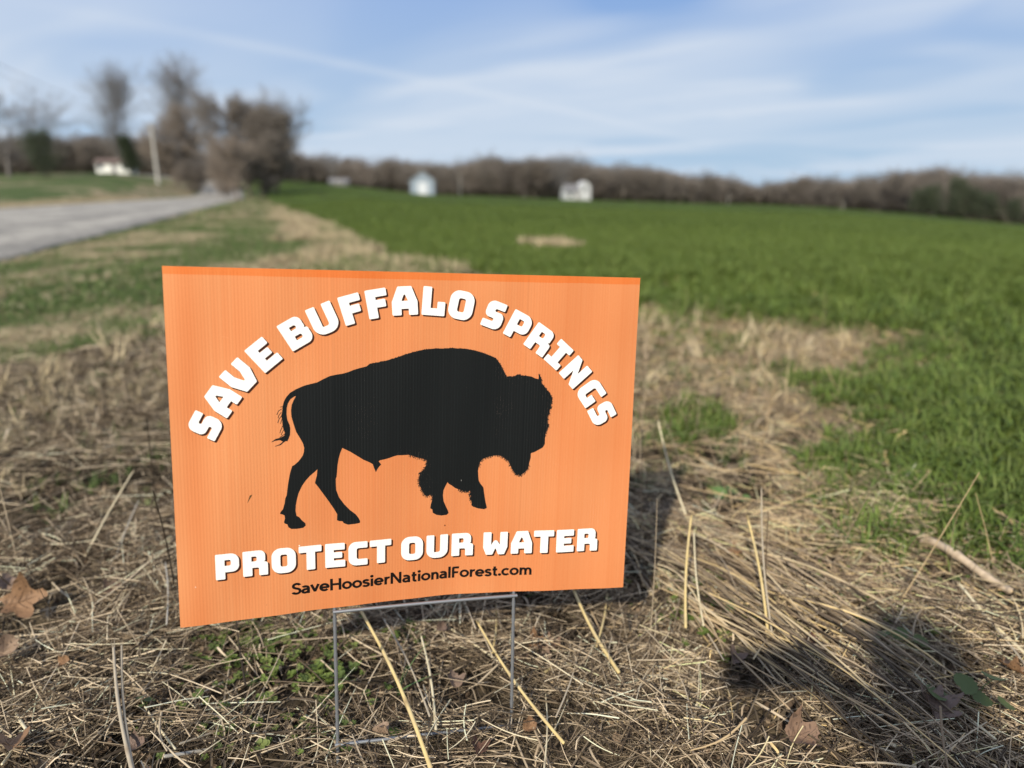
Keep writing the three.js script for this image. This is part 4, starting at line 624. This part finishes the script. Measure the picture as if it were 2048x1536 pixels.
const STALKS = [
  // foot pixel, tip pixel, how much farther the tip is than the foot, thickness, colour, label
  [1371, 1262, 1382, 1037, 0.02, 0.0025, GOLD, 'upright yellow cut stalk right of the sign, the thicker of the pair'],
  [1407, 1258, 1388, 1066, 0.03, 0.0016, PALE, 'thin pale upright stalk crossing behind the thick yellow one'],
  [1536, 1282, 1497, 1042, 0.03, 0.0026, GOLD, 'upright yellow stalk with a dark joint, right of the yellow pair'],
  [1545, 1285, 1523, 980, 0.06, 0.0017, DUN, 'tall thin dun stalk beside the jointed yellow stalk'],
  [1378, 1052, 1317, 846, 0.05, 0.0021, PALE, 'long leaning stalk rising past the right edge of the sign'],
  [2066, 1330, 1922, 1172, 0.05, 0.0030, PALE, 'bright pale stalk slanting in from the right edge'],
  [2075, 1372, 1932, 1196, 0.09, 0.0017, DUN, 'thin dun stalk under the bright one at the right edge'],
  [862, 1545, 722, 1222, 0.16, 0.0029, GOLD, 'thick golden stalk slanting across the inside of the stake'],
  [1128, 1494, 958, 1250, 0.10, 0.0023, GOLD, 'golden stalk lying across the right leg of the stake'],
  [872, 1468, 843, 1275, 0.06, 0.0020, PALE, 'pale stalk standing in the middle of the stake'],
  [860, 1440, 768, 1240, 0.10, 0.0015, DUN, 'dun stalk right of the thick golden one inside the stake'],
  [1000, 1332, 792, 1204, 0.16, 0.0018, PALE, 'long pale stalk lying under the top bar of the stake'],
  [985, 1312, 992, 1212, 0.01, 0.0018, GOLD, 'short golden stalk standing by the right leg of the stake'],
  [266, 1550, 227, 1296, 0.03, 0.0026, DUN, 'broken upright stalk in the thatch left of the stake, the thicker one'],
  [268, 1548, 243, 1292, 0.05, 0.0019, DUN, 'split dun stem standing against the broken upright stalk'],
  [352, 1506, 253, 1325, 0.10, 0.0016, PALE, 'thin white stalk lying right of the broken upright one'],
  [60, 1474, 16, 1362, 0.04, 0.0022, PALE, 'short pale cut stalk at the lower left, leaning left'],
  [6, 1536, 112, 1398, 0.10, 0.0018, PALE, 'pale stalk crossing the short cut stalk at the lower left'],
  [334, 1256, 331, 1128, 0.01, 0.0014, GREY, 'thin grey stalk upright beside the left edge of the sign'],
  [216, 1244, 300, 1130, 0.06, 0.0015, PALE, 'thin stalk leaning towards the left edge of the sign'],
  [170, 1120, 264, 946, 0.08, 0.0017, PALE, 'slanting pale stalk left of the sign, halfway up'],
  [232, 1122, 276, 1004, 0.03, 0.0013, GREY, 'short grey stalk beside the slanting pale one'],
  [1788, 1500, 1640, 1455, 0.02, 0.0031, PALE, 'thick pale stalk lying at the lower right beside the curled leaf'],
  [1828, 1550, 1804, 1418, 0.02, 0.0024, OLIVE, 'olive stalk standing at the bottom, right of the curled leaf'],
  [1040, 1268, 1128, 1246, 0.02, 0.0021, PALE, 'short pale stalk lying right of the stake near the brown leaves'],
  [1088, 1545, 1091, 1388, 0.01, 0.0012, PALE, 'hair-thin pale stem upright right of the stake'],
  [1088, 1352, 1170, 1290, 0.05, 0.0022, GOLD, 'golden stalk in front of the brown leaves right of the stake'],
  [1238, 1352, 1150, 1186, 0.05, 0.0030, GOLD, 'thick golden stalk leaning under the right corner of the sign'],
  [1192, 1300, 1214, 1190, 0.02, 0.0019, GOLD, 'upright golden stalk below the right corner of the sign'],
  [1990, 1486, 1798, 1300, 0.16, 0.0018, PALE, 'long thin pale stalk over the round-leaved plant'],
  [1806, 1298, 1640, 1262, 0.05, 0.0015, PALE, 'pale bent stalk joining the long one over the plant'],
  [1700, 1330, 1478, 1150, 0.22, 0.0019, GOLD, 'golden stalk lying along the top of the straw sheaf'],
  [2010, 1238, 1790, 1195, 0.06, 0.0016, PALE, 'pale stalk lying below the cornstalk at the right'],
  [360, 1495, 640, 1390, 0.10, 0.0015, DUN, 'long thin dun stem lying left of the stake'],
  [330, 1520, 660, 1462, 0.04, 0.0024, GREY, 'grey-tan stalk lying across the bottom, left of the stake'],
];
for (const [fx, fy, tx, ty, fwd, r, c, label] of STALKS) { const f = at(fx, fy); f.y += 0.006; stalk(f, above(f, tx, ty, fwd * 0.62), r, c, label); }
{ // a stout bleached cornstalk lying at the edge of the wheat
  const a = at(1822, 1068, 0.02), b = at(2030, 1178, 0.02), o = group('corn_stalk', a.x, a.y, a.z), pts = [], rad = [], col = [];
  for (let k = 0; k <= 40; k++) { const u = k / 40; pts.push(b.clone().sub(a).multiplyScalar(u).add(V(0, 0.01 * Math.sin(u * 5), 0.008 * Math.sin(u * 4)))); rad.push(0.0095 + 0.0025 * Math.exp(-(((((u * 3.3) % 1) - 0.5) / 0.07) ** 2)) - 0.002 * u); col.push(vary([0.52, 0.40, 0.27], 0.18, hash(k, 2, 2))); }
  mesh('stem', tube(pts, rad, 9, col), stalkMat, o); tag(o, 'stout bleached cornstalk lying at the edge of the green wheat', 'cornstalk');
}
{ // the sheaf of long straw that lies to the right of the sign, stalks side by side
  const q = rng(77), parts = [];
  for (let k = 0; k < 210; k++) {
    const u = q(), w = (q() - 0.5), a = onGround(mix(1262, 1600, u) + 190 * w, mix(1000, 1280, u) - 90 * w, 0.004 + 0.03 * q()), dir = V(0.42 + 0.5 * (q() - 0.5), (q() - 0.66) * 0.12, 0.82 + 0.3 * (q() - 0.5)).normalize(), len = 0.14 + 0.40 * q() * q() + 0.1 * q(), pts = [], c = vary(q() < 0.55 ? pick(STRAWS, q()) : pick(GREYS, q()), 0.2, q()), th = 0.0009 + 0.0014 * q(), sag = 0.03 * q();
    for (let s = 0; s <= 6; s++) { const t = s / 6; pts.push(a.clone().addScaledVector(dir, len * t).add(V(0.012 * Math.sin(t * 3 + k), sag * Math.sin(t * Math.PI), 0))); if (pts[s].y < 0.006) pts[s].y = 0.006 + 0.01 * hash(s, k, 4); }
    parts.push(tube(pts, pts.map((_, s) => th * (1 - 0.05 * s)), 5, pts.map((_, s) => c.map((v) => v * (0.85 + 0.3 * hash(s, k, 1))))));
  }
  const o = mesh('straw_sheaf', mergeGeometries(parts), stalkMat); tag(o, 'flattened sheaf of long golden straw lying right of the sign', 'straw', 'straw and dead grass litter', 'stuff');
}
// Dead leaves: a lobed blade that curls, with a raised midrib and a stalk.
const leafTone = grain(256, (u, v) => { const n = 0.55 * tileNoise(u, v, 9, 31) + 0.3 * tileNoise(u, v, 36, 32) + 0.15 * tileNoise(u, v, 110, 33), spot = step(0.72, 0.85, tileNoise(u, v, 22, 34)), k = (0.55 + 0.75 * n) * (1 - 0.45 * spot); return [k, k * 0.97, k * 0.93]; });
function leafShape(seed, lobes, depth, curl, long) {
  const q = rng(seed), rings = 6, n = 72, pos = [0, 0, 0], idx = [], uv = [0.5, 0.5], w1 = q() * 6, w2 = q() * 6;
  const edge = (a) => { const b = Math.abs(Math.cos(a / 2)), base = long * (0.42 + 0.58 * b) ; return base * (1 - depth * (0.5 + 0.9 * noise(a * 2.2 + 9, 4, seed)) * Math.pow(Math.abs(Math.sin(a * lobes / 2 + 0.5 * (noise(a * 1.5 + 9, 3, seed) - 0.5))), 1.4)) * (0.92 + 0.16 * noise(a * 6 + 40, 1, seed) + 0.12 * noise(a * 22 + 90, 2, seed)); };
  for (let r = 1; r <= rings; r++) for (let k = 0; k < n; k++) {
    const a = k / n * 6.2832, e = edge(a > Math.PI ? a - 6.2832 : a) * r / rings, x = Math.cos(a) * e, z = Math.sin(a) * e * 0.9, rr = Math.hypot(x, z);
    pos.push(x, curl * (rr * rr * (1.2 + Math.sin(a * 2 + w1)) + 0.25 * rr * Math.sin(a * 3 + w2)) + 0.12 * Math.abs(z) * curl + 0.02 * noise(x * 9 + 5, z * 9 + 5, seed), z); uv.push(0.5 + x * 0.45, 0.5 + z * 0.45);
  }
  for (let k = 0; k < n; k++) { idx.push(0, 1 + (k + 1) % n, 1 + k); for (let r = 0; r < rings - 1; r++) { const a = 1 + r * n + k, b = 1 + r * n + (k + 1) % n; idx.push(a, b, a + n, b, b + n, a + n); } }
  const g = new THREE.BufferGeometry(); g.setAttribute('position', new THREE.Float32BufferAttribute(pos, 3)); g.setAttribute('uv', new THREE.Float32BufferAttribute(uv, 2)); g.setIndex(idx); g.computeVertexNormals(); return g;
}
const LEAVES = [leafShape(1, 5, 0.42, 0.5, 1), leafShape(2, 5, 0.3, 0.55, 1), leafShape(3, 3, 0.2, 0.7, 1), leafShape(4, 7, 0.3, 0.55, 1.05)];
const rib = mergeGeometries([tube([V(-0.95, 0.12, 0.06), V(-0.35, 0.03, 0), V(0, 0.012, 0), V(0.3, 0.075, 0), V(0.6, 0.24, 0)], [0.018, 0.019, 0.016, 0.011, 0.005], 5), ...[-1, 1].flatMap((s) => [[-0.25, 0.35], [0.02, 0.5], [0.25, 0.4]].map(([x, l]) => tube([V(x, 0.03, 0), V(x + l * 0.35, 0.06 + 0.1 * l, s * l * 0.45), V(x + l * 0.6, 0.14 + 0.3 * l, s * l * 0.85)], [0.012, 0.009, 0.004], 4)))]);
const leafMats = [[0.36, 0.21, 0.10], [0.30, 0.19, 0.115], [0.25, 0.175, 0.125], [0.33, 0.235, 0.16], [0.40, 0.285, 0.18], [0.19, 0.10, 0.06]].map(([r, g, b]) => new THREE.MeshStandardMaterial({ color: rgb(r * 0.72, g * 0.70, b * 0.74), map: leafTone, bumpMap: leafTone, bumpScale: 0.0015, roughness: 0.7, side: THREE.DoubleSide }));
function deadLeaf(px, py, size, shape, tone, h, rx, ry, rz, label) {
  const p = onGround(px, py, h * 0.8), o = group('dead_leaf', p.x, p.y, p.z); o.rotation.set(rx, ry, rz, 'YXZ'); o.scale.setScalar(size);
  mesh('blade', LEAVES[shape], leafMats[tone], o); mesh('midrib', rib, leafMats[tone], o);
  return tag(o, label, 'dead leaf', 'fallen leaves');
}
for (const a of [
  [34, 1206, 0.05, 0, 0, 0.05, 0.75, 0.6, 0.1, 'large ragged orange-brown maple leaf at the left edge'],
  [12, 1172, 0.026, 1, 3, 0.05, 0.3, 2.2, 0.3, 'grey curled leaf resting on the large maple leaf'],
  [4, 1306, 0.026, 2, 4, 0.035, 0.5, 1.2, 0.2, 'pale tan leaf cut off by the left edge'],
  [22, 1492, 0.034, 0, 0, 0.03, 0.35, 2.6, -0.2, 'brown lobed leaf in the lower left corner'],
  [124, 1326, 0.012, 2, 0, 0.03, 0.5, 0.4, 0.2, 'small orange leaf scrap left of the broken stalks'],
  [222, 1180, 0.022, 1, 3, 0.03, 0.3, 1.5, 0.2, 'grey-tan crumpled leaf left of the sign bottom'],
  [268, 1490, 0.018, 1, 2, 0.02, 0.4, 0.2, 0.3, 'brown leaf at the foot of the broken upright stalk'],
  [1066, 1288, 0.024, 0, 0, 0.022, 0.4, 0.5, 0.1, 'reddish brown leaf right of the stake, topmost of the pile'],
  [1086, 1318, 0.022, 1, 3, 0.016, 0.25, 2.4, -0.1, 'tan leaf at the front of the pile right of the stake'],
  [1044, 1324, 0.018, 2, 2, 0.014, 0.3, 4.0, 0.2, 'small brown leaf of the pile touching the right leg'],
  [1112, 1296, 0.020, 3, 1, 0.014, 0.2, 3.0, 0.0, 'brown leaf at the right of the pile beside the stake'],
  [908, 1366, 0.021, 1, 3, 0.016, 0.3, 1.9, 0.15, 'crumpled grey-brown leaf inside the stake, right of the middle'],
  [880, 1258, 0.013, 2, 2, 0.02, 0.6, 0.9, 0.0, 'small brown leaf scrap under the top bar of the stake'],
  [766, 1466, 0.016, 2, 4, 0.015, 0.4, 3.3, 0.1, 'pale leaf scrap behind the lower bar of the stake'],
  [1056, 1456, 0.014, 2, 0, 0.02, 0.4, 1.0, 0.2, 'small orange-brown leaf right of the lower bar end'],
  [958, 1500, 0.022, 0, 5, 0.012, 0.3, 2.0, 0.0, 'dark red-brown leaf below the lower bar'],
  [1592, 1472, 0.034, 1, 1, 0.03, 0.45, 0.3, -0.15, 'large curled rosy brown leaf at the lower right, with a hole'],
  [1868, 1420, 0.034, 3, 2, 0.025, 0.35, 1.1, 0.1, 'broad dull brown leaf in the shade below the round-leaved plant'],
  [2030, 1342, 0.028, 0, 0, 0.03, 0.4, 2.8, 0.2, 'orange-brown leaf at the right edge under the pale stalk'],
  [1470, 1318, 0.026, 0, 2, 0.022, 0.4, 1.7, 0.2, 'grey-brown leaf in the shade right of the straw sheaf'],
  [1620, 1282, 0.014, 2, 5, 0.03, 0.5, 0.8, 0.2, 'small red-brown leaf scrap on top of the straw sheaf'],
  [1465, 1106, 0.020, 0, 0, 0.02, 0.4, 0.1, 0.1, 'reddish leaf behind the pair of yellow stalks'],
]) deadLeaf(...a);
// scraps of leaf and bark too many to count
{
  const list = [[], []]; for (const [x, z] of scatter(9000, 0.62, 3.6, (x, z) => (zone(x, z) === 1 ? 0.3 + 0.7 * step(0.45, 0.62, fbm(x * 3, z * 3, 151, 2)) : 0.05))) { const s = 0.003 + 0.012 * R() * R(); pick(list).push([place(x, land(x, z) + 0.002 + 0.014 * R(), z, (R() - 0.5) * 1.3, R() * 6.3, (R() - 0.5) * 1.3, s, s, s * (0.5 + R())), vary(pick([[0.14, 0.095, 0.06], [0.20, 0.14, 0.09], [0.09, 0.062, 0.04], [0.26, 0.19, 0.12], [0.11, 0.08, 0.055]]), 0.2)]); }
  list.forEach((l, k) => instances('leaf_litter', LEAVES[k + 1], white(0.8), l, 'crumbled brown leaf scraps between the straws', 'leaf litter', 'straw and dead grass litter'));
}
// Plants: round toothed leaves on short stalks
const plantGreen = [LEAFY(0.075, 0.10, 0.026, 0.7), LEAFY(0.085, 0.15, 0.035, 0.5)];
function roundLeaf(seed, r, teeth) { const q = rng(seed), n = 40, pos = [0, 0, 0], idx = []; for (const k of [0.5, 1]) for (let i = 0; i < n; i++) { const a = i / n * 6.2832, e = r * k * (1 + (k === 1 ? 0.06 * Math.cos(a * teeth) : 0)) * (1 - 0.35 * Math.exp(-(((a - Math.PI) / 0.35) ** 2))); pos.push(Math.cos(a) * e, 0.18 * e * e / r * (1 + 0.6 * Math.sin(a * 2 + seed)) - 0.1 * r * (1 - k), Math.sin(a) * e); } for (let i = 0; i < n; i++) { const a = 1 + i, b = 1 + (i + 1) % n; idx.push(0, b, a, a, b, a + n, b, b + n, a + n); } const g = new THREE.BufferGeometry(); g.setAttribute('position', new THREE.Float32BufferAttribute(pos, 3)); g.setIndex(idx); g.computeVertexNormals(); return g; }
function weed(px, py, tone, spec, label) {
  const p = onGround(px, py, 0.005), o = group('broadleaf_weed', p.x, p.y, p.z), q = rng(px);
  for (const [dx, dy, dz, r, rx, rz] of spec) { const l = mesh('leaf', roundLeaf(Math.round(dx * 1e4), r, 13), plantGreen[tone], o); l.position.set(dx, dy, dz); l.rotation.set(rx, q() * 6, rz, 'YXZ'); mesh('leaf_stalk', tube([V(0, 0, 0), V(dx * 0.5, dy * 0.75, dz * 0.5), V(dx, dy - 0.001, dz)], [0.0011, 0.0009, 0.0007], 5), plantGreen[tone], o); }
  return tag(o, label, 'weed', 'broadleaf weeds');
}
weed(1945, 1412, 0, [[-0.022, 0.042, 0.004, 0.017, 0.4, 0.15], [0.026, 0.046, -0.004, 0.017, 0.35, -0.2], [-0.004, 0.028, 0.02, 0.014, 0.3, 0.1], [-0.062, 0.026, 0.006, 0.017, 0.2, 0.2], [0.03, 0.022, 0.024, 0.013, 0.3, -0.3]], 'dark round-leaved weed in the shade at the lower right');
weed(1775, 1290, 0, [[-0.006, 0.02, 0, 0.016, 0.5, 0.2], [0.024, 0.016, -0.008, 0.013, 0.4, -0.2], [0.05, 0.014, 0.01, 0.013, 0.3, 0.1]], 'dark crinkled weed above the round-leaved one, in the straw');
weed(1452, 1002, 1, [[-0.02, 0.022, 0, 0.02, 0.5, 0.2], [0.012, 0.026, -0.006, 0.018, 0.4, -0.2], [0.042, 0.014, 0.02, 0.014, 0.3, 0.1], [-0.006, 0.012, 0.03, 0.014, 0.2, 0.3]], 'bright green weed in the litter behind the yellow stalks');
weed(1448, 1222, 1, [[-0.012, 0.012, 0, 0.012, 0.4, 0.2], [0.014, 0.014, 0, 0.011, 0.3, -0.3], [0.002, 0.01, 0.016, 0.01, 0.3, 0.1]], 'small green weed at the foot of the yellow stalks');
weed(292, 1412, 0, [[-0.008, 0.014, 0, 0.007, 0.3, 0.2], [0.009, 0.013, 0.004, 0.008, 0.3, -0.3], [0.0, 0.010, 0.012, 0.006, 0.3, 0.1]], 'tiny round-leaved seedling right of the broken stalks');
{ // a young grass shoot inside the stake
  const p = at(795, 1392, 0.0), o = group('grass_shoot', p.x, p.y, p.z), M = LEAFY(0.10, 0.17, 0.05, 0.5);
  for (const [dx, h, dz, w] of [[0.05, 0.085, -0.04, 0.0024], [0.018, 0.06, -0.01, 0.0026], [0.045, 0.045, 0.01, 0.002], [-0.01, 0.05, 0.0, 0.002], [0.07, 0.05, 0.0, 0.0018]]) { const pts = [], half = []; for (let k = 0; k <= 6; k++) { const u = k / 6; pts.push(V(dx * u * (0.5 + 0.5 * u), h * (u - 0.16 * u * u * u), dz * u)); half.push(w * (1 - 0.9 * u * u)); } mesh('blade', ribbon(pts, half, V(0.3, 0.2, 1), 0.4), M, o); }
  tag(o, 'young green grass shoot growing inside the wire stake', 'grass shoot');
}
{ // creeping small-leaved weeds under the sign, a mat of tiny leaves
  const q = rng(91), parts = []; for (let k = 0; k < 7; k++) { const a = k * 0.9 + q(), r = 0.35 + 0.5 * q(), g = roundLeaf(k + 40, 0.28 + 0.12 * q(), 3); g.rotateX((q() - 0.5) * 0.9); g.translate(Math.cos(a) * r, 0.35 + 0.5 * q(), Math.sin(a) * r); parts.push(g); parts.push(tube([V(0, 0, 0), V(Math.cos(a) * r, 0.4, Math.sin(a) * r)], [0.035, 0.02], 3).deleteAttribute('uv')); }
  const g = mergeGeometries(parts.map((g) => { g.deleteAttribute('uv'); return g; })), list = [];
  const spots = [[600, 1290, 0.11, 110], [470, 1258, 0.06, 80], [655, 1345, 0.035, 40], [480, 1320, 0.08, 45], [540, 1400, 0.13, 50], [830, 1264, 0.04, 22], [1450, 1240, 0.10, 40], [1600, 1190, 0.2, 60], [1830, 1215, 0.2, 60], [1330, 1185, 0.1, 40], [560, 1470, 0.12, 25]];
  for (const [px, py, rad, n] of spots) { const c = onGround(px, py, 0); for (let k = 0; k < n; k++) { const a = q() * 6.3, r = rad * Math.sqrt(q()) * (0.6 + 0.6 * q()), x = c.x + Math.cos(a) * r * 1.3, z = c.z + Math.sin(a) * r, s = 0.0065 + 0.006 * q(); list.push([place(x, land(x, z) + 0.006 + 0.016 * q(), z, (q() - 0.5) * 0.5, q() * 6.3, (q() - 0.5) * 0.5, s, s, s), vary(pick([[0.10, 0.14, 0.03], [0.13, 0.17, 0.04], [0.08, 0.11, 0.03], [0.16, 0.19, 0.055]], q()), 0.2, q())]); } }
  instances('creeping_weeds', g, white(0.6), list, 'mat of tiny green weed leaves creeping through the straw below the sign', 'weeds', 'small weeds');
}

// ---------------------------------------------------------------- the photographer, crouching behind the lens: the shade at the lower right is theirs
function solid(cx, cy, cz, half, res, dist) {
  const mc = new MarchingCubes(res, mat(1, 1, 1), false, false, 260000), n = mc.size, h = n / 2;
  mc.isolation = 0;
  for (let k = 0; k < n; k++) for (let j = 0; j < n; j++) for (let i = 0; i < n; i++) mc.field[i + j * n + k * n * n] = -dist(cx + (i - h) / h * half, cy + (j - h) / h * half, cz + (k - h) / h * half) * 20;
  mc.update();
  const g = new THREE.BufferGeometry(), p = mc.positionArray.slice(0, mc.count * 3), nn = mc.normalArray.slice(0, mc.count * 3);
  for (let i = 0; i < p.length; i += 3) { p[i] = p[i] * half + cx; p[i + 1] = p[i + 1] * half + cy; p[i + 2] = p[i + 2] * half + cz; }
  g.setAttribute('position', new THREE.Float32BufferAttribute(p, 3)); g.setAttribute('normal', new THREE.Float32BufferAttribute(nn, 3)); return g;
}
function bones(list, blend) {        // each [a, b, radius at a, radius at b]; smooth union of tapered capsules
  const B = list.map(([a, b, r, s]) => [a, b, r, s, [b[0] - a[0], b[1] - a[1], b[2] - a[2]]]).map((q) => [...q, q[4][0] ** 2 + q[4][1] ** 2 + q[4][2] ** 2 + 1e-9]);
  return (x, y, z) => { let d = 9; for (const [a, , r, s, v, L] of B) { const px = x - a[0], py = y - a[1], pz = z - a[2], t = clamp((px * v[0] + py * v[1] + pz * v[2]) / L), e = Math.hypot(px - v[0] * t, py - v[1] * t, pz - v[2] * t) - (r + (s - r) * t), k = Math.max(0, blend - Math.abs(d - e)) / blend; d = Math.min(d, e) - k * k * blend * 0.25; } return d; };
}
{
  const o = group('person', 0.2, 0, 0.72), inv = (g) => g.translate(-0.2, 0, -0.72);
  tag(o, 'person in dark jacket crouching behind the lens and holding out a phone', 'person');
  // joints, in metres
  const head = [0.11, 1.115, 0.55], neck = [0.14, 0.985, 0.60], chest = [0.18, 0.80, 0.66], waist = [0.21, 0.56, 0.78], hip = [0.22, 0.40, 0.86];
  const sR = [0.33, 0.93, 0.58], eR = [0.235, 0.775, 0.30], wR = [0.155, 0.742, 0.075], sL = [0.0, 0.92, 0.66], eL = [-0.06, 0.68, 0.52], wL = [0.02, 0.56, 0.34];
  const hR = [0.31, 0.38, 0.84], kR = [0.36, 0.50, 0.44], aR = [0.34, 0.10, 0.66], tR = [0.35, 0.035, 0.46], hL = [0.13, 0.38, 0.86], kL = [0.06, 0.48, 0.46], aL = [0.08, 0.10, 0.70], tL = [0.06, 0.035, 0.50];
  const spine = [[chest, neck, 0.15, 0.07], [waist, chest, 0.14, 0.155], [hip, waist, 0.155, 0.14], [sR, sL, 0.075, 0.075]], armR = [[sR, eR, 0.062, 0.045], [eR, wR, 0.044, 0.028]], armL = [[sL, eL, 0.062, 0.045], [eL, wL, 0.044, 0.028]];
  const legs = [[hR, kR, 0.088, 0.062], [kR, aR, 0.060, 0.042], [hL, kL, 0.088, 0.062], [kL, aL, 0.060, 0.042]], feet = [[aR, tR, 0.040, 0.032], [aL, tL, 0.040, 0.032]];
  const fat = (l, k) => l.map(([a, b, r, s]) => [a, b, r + k, s + k]);
  // hands: palm and five fingers each; the right one closes on the end of the phone, the left one hangs relaxed over the knee
  const E = (x, y, z) => { const p = V(x, y, z).applyEuler(new THREE.Euler(-PITCH, 0, 0)); return [p.x, p.y + EYE, p.z]; };
  const handR = [[wR, E(0.135, -0.022, 0.022), 0.024, 0.024], [E(0.138, 0.004, 0.018), E(0.136, -0.045, 0.02), 0.017, 0.016]];
  for (const [y, l] of [[0.012, 0.9], [-0.008, 1], [-0.028, 0.96], [-0.047, 0.78]]) handR.push([E(0.142, y, 0.012), E(0.134, y, -0.012), 0.0095, 0.009], [E(0.134, y, -0.012), E(0.134 - 0.026 * l, y - 0.002, -0.013), 0.009, 0.0085], [E(0.134 - 0.026 * l, y - 0.002, -0.013), E(0.134 - 0.044 * l, y - 0.003, -0.0105), 0.0085, 0.0075]);
  handR.push([E(0.135, -0.004, 0.03), E(0.112, 0.016, 0.026), 0.0125, 0.0105], [E(0.112, 0.016, 0.026), E(0.088, 0.02, 0.0215), 0.0105, 0.0085]);
  const dl = (x, y, z) => [wL[0] + x, wL[1] + y, wL[2] + z], handL = [[wL, dl(0.02, -0.045, -0.055), 0.025, 0.03]];
  for (const [x, l] of [[-0.012, 0.92], [0.008, 1], [0.028, 0.95], [0.046, 0.76]]) handL.push([dl(x, -0.05, -0.065), dl(x + 0.003, -0.085 * l, -0.085), 0.0095, 0.009], [dl(x + 0.003, -0.085 * l, -0.085), dl(x + 0.004, -0.115 * l, -0.082), 0.009, 0.0085], [dl(x + 0.004, -0.115 * l, -0.082), dl(x + 0.003, -0.135 * l, -0.068), 0.0085, 0.0075]);
  handL.push([dl(-0.012, -0.02, -0.03), dl(-0.034, -0.05, -0.055), 0.012, 0.0105], [dl(-0.034, -0.05, -0.055), dl(-0.036, -0.078, -0.066), 0.0105, 0.0085]);
  // head: skull, jaw, nose, ears, lips, brow; it looks down along the phone
  const H = (x, y, z) => { const p = V(x, y, z).applyEuler(new THREE.Euler(-0.28, 0.15, 0)); return [head[0] + p.x, head[1] + p.y, head[2] + p.z]; };
  const face = [[H(0, 0.035, 0.012), H(0, 0.03, 0.0), 0.086, 0.082], [H(0, -0.03, -0.02), H(0, -0.075, -0.045), 0.062, 0.036], [H(0, 0.012, -0.088), H(0, -0.018, -0.108), 0.009, 0.014], [H(0.078, 0.012, 0.012), H(0.082, -0.022, 0.006), 0.013, 0.010], [H(-0.078, 0.012, 0.012), H(-0.082, -0.022, 0.006), 0.013, 0.010], [H(-0.02, -0.047, -0.079), H(0.02, -0.047, -0.079), 0.007, 0.007], [H(-0.034, 0.03, -0.074), H(0.034, 0.03, -0.074), 0.010, 0.010], [H(0, -0.06, 0.02), neck, 0.055, 0.058]];
  const skin = mat(0.50, 0.31, 0.22, 0.55);
  const bodyG = mergeGeometries([solid(0.15, 0.56, 0.52, 0.66, 96, bones([...spine, ...armR, ...armL, ...legs, ...feet], 0.05)), solid(head[0], head[1] - 0.02, head[2], 0.17, 72, bones(face, 0.022)), solid(...E(0.13, -0.02, 0.02), 0.11, 72, bones(handR, 0.008)), solid(wL[0] + 0.01, wL[1] - 0.06, wL[2] - 0.05, 0.13, 72, bones(handL, 0.008))]);
  const body = mesh('body', inv(bodyG), skin, o);
  mesh('eyes', inv(mergeGeometries([-1, 1].map((s) => new THREE.SphereGeometry(0.0115, 12, 10).translate(...H(s * 0.031, 0.012, -0.072))))), mat(0.62, 0.60, 0.57, 0.2), body);
  mesh('jacket', inv(solid(0.15, 0.72, 0.50, 0.50, 96, bones([...fat(spine.slice(0, 2), 0.022), [waist, hip, 0.16, 0.15], [sR, sL, 0.098, 0.098], ...fat([[sR, eR, 0.062, 0.048], [eR, [0.165, 0.745, 0.095], 0.046, 0.034]], 0.008), ...fat([[sL, eL, 0.062, 0.048], [eL, [0.012, 0.565, 0.355], 0.046, 0.034]], 0.018)], 0.05))), mat(0.035, 0.04, 0.05, 0.85), o);
  mesh('trousers', inv(solid(0.2, 0.36, 0.66, 0.42, 80, bones([[hip, waist, 0.168, 0.15], ...fat(legs, 0.018)], 0.05))), mat(0.06, 0.075, 0.11, 0.9), o);
  for (const [a, t] of [[aR, tR], [aL, tL]]) mesh('shoe', inv(solid((a[0] + t[0]) / 2, 0.07, (a[2] + t[2]) / 2, 0.2, 56, bones([[a, t, 0.052, 0.044], [t, [t[0], 0.033, t[2] - 0.05], 0.042, 0.034], [[a[0], 0.04, a[2] + 0.03], a, 0.04, 0.05]], 0.03))), mat(0.12, 0.085, 0.06, 0.7), o);
  mesh('hair', inv(solid(head[0], head[1] + 0.03, head[2] + 0.02, 0.16, 60, (x, y, z) => Math.max(bones([[H(0, 0.045, 0.02), H(0, 0.03, 0.03), 0.09, 0.086]], 0.02)(x, y, z), (H(0, 0.052, 0)[1] - y) + (head[2] - 0.03 - z) * 0.9 - 0.02))), mat(0.045, 0.03, 0.02, 0.6), o);
  // the phone it was taken with
  const ph = group('phone', 0, EYE, 0); ph.rotation.x = -PITCH;
  const shape = new THREE.Shape(), w = 0.0735, h = 0.0357, r = 0.011; shape.moveTo(-w + r, -h); shape.lineTo(w - r, -h); shape.absarc(w - r, -h + r, r, -Math.PI / 2, 0); shape.lineTo(w, h - r); shape.absarc(w - r, h - r, r, 0, Math.PI / 2); shape.lineTo(-w + r, h); shape.absarc(-w + r, h - r, r, Math.PI / 2, Math.PI); shape.lineTo(-w, -h + r); shape.absarc(-w + r, -h + r, r, Math.PI, Math.PI * 1.5);
  mesh('case', new THREE.ExtrudeGeometry(shape, { depth: 0.0065, bevelEnabled: true, bevelSize: 0.001, bevelThickness: 0.001, bevelSegments: 2 }).translate(0.056, -0.017, 0.0085), mat(0.03, 0.03, 0.035, 0.4), ph);
  mesh('screen', new THREE.BoxGeometry(0.138, 0.064, 0.0006).translate(0.056, -0.017, 0.0164), mat(0.01, 0.01, 0.012, 0.08), ph);
  for (const [x, y] of [[0, 0], [0.018, -0.018], [0, -0.02]]) mesh('lens', new THREE.CylinderGeometry(0.0065, 0.0068, 0.003, 24).rotateX(Math.PI / 2).translate(x, y, 0.0062), mat(0.02, 0.02, 0.025, 0.1), ph);
  tag(ph, 'dark phone held out sideways in the crouching person\u2019s right hand', 'phone');
}
renderer.render(scene, camera);
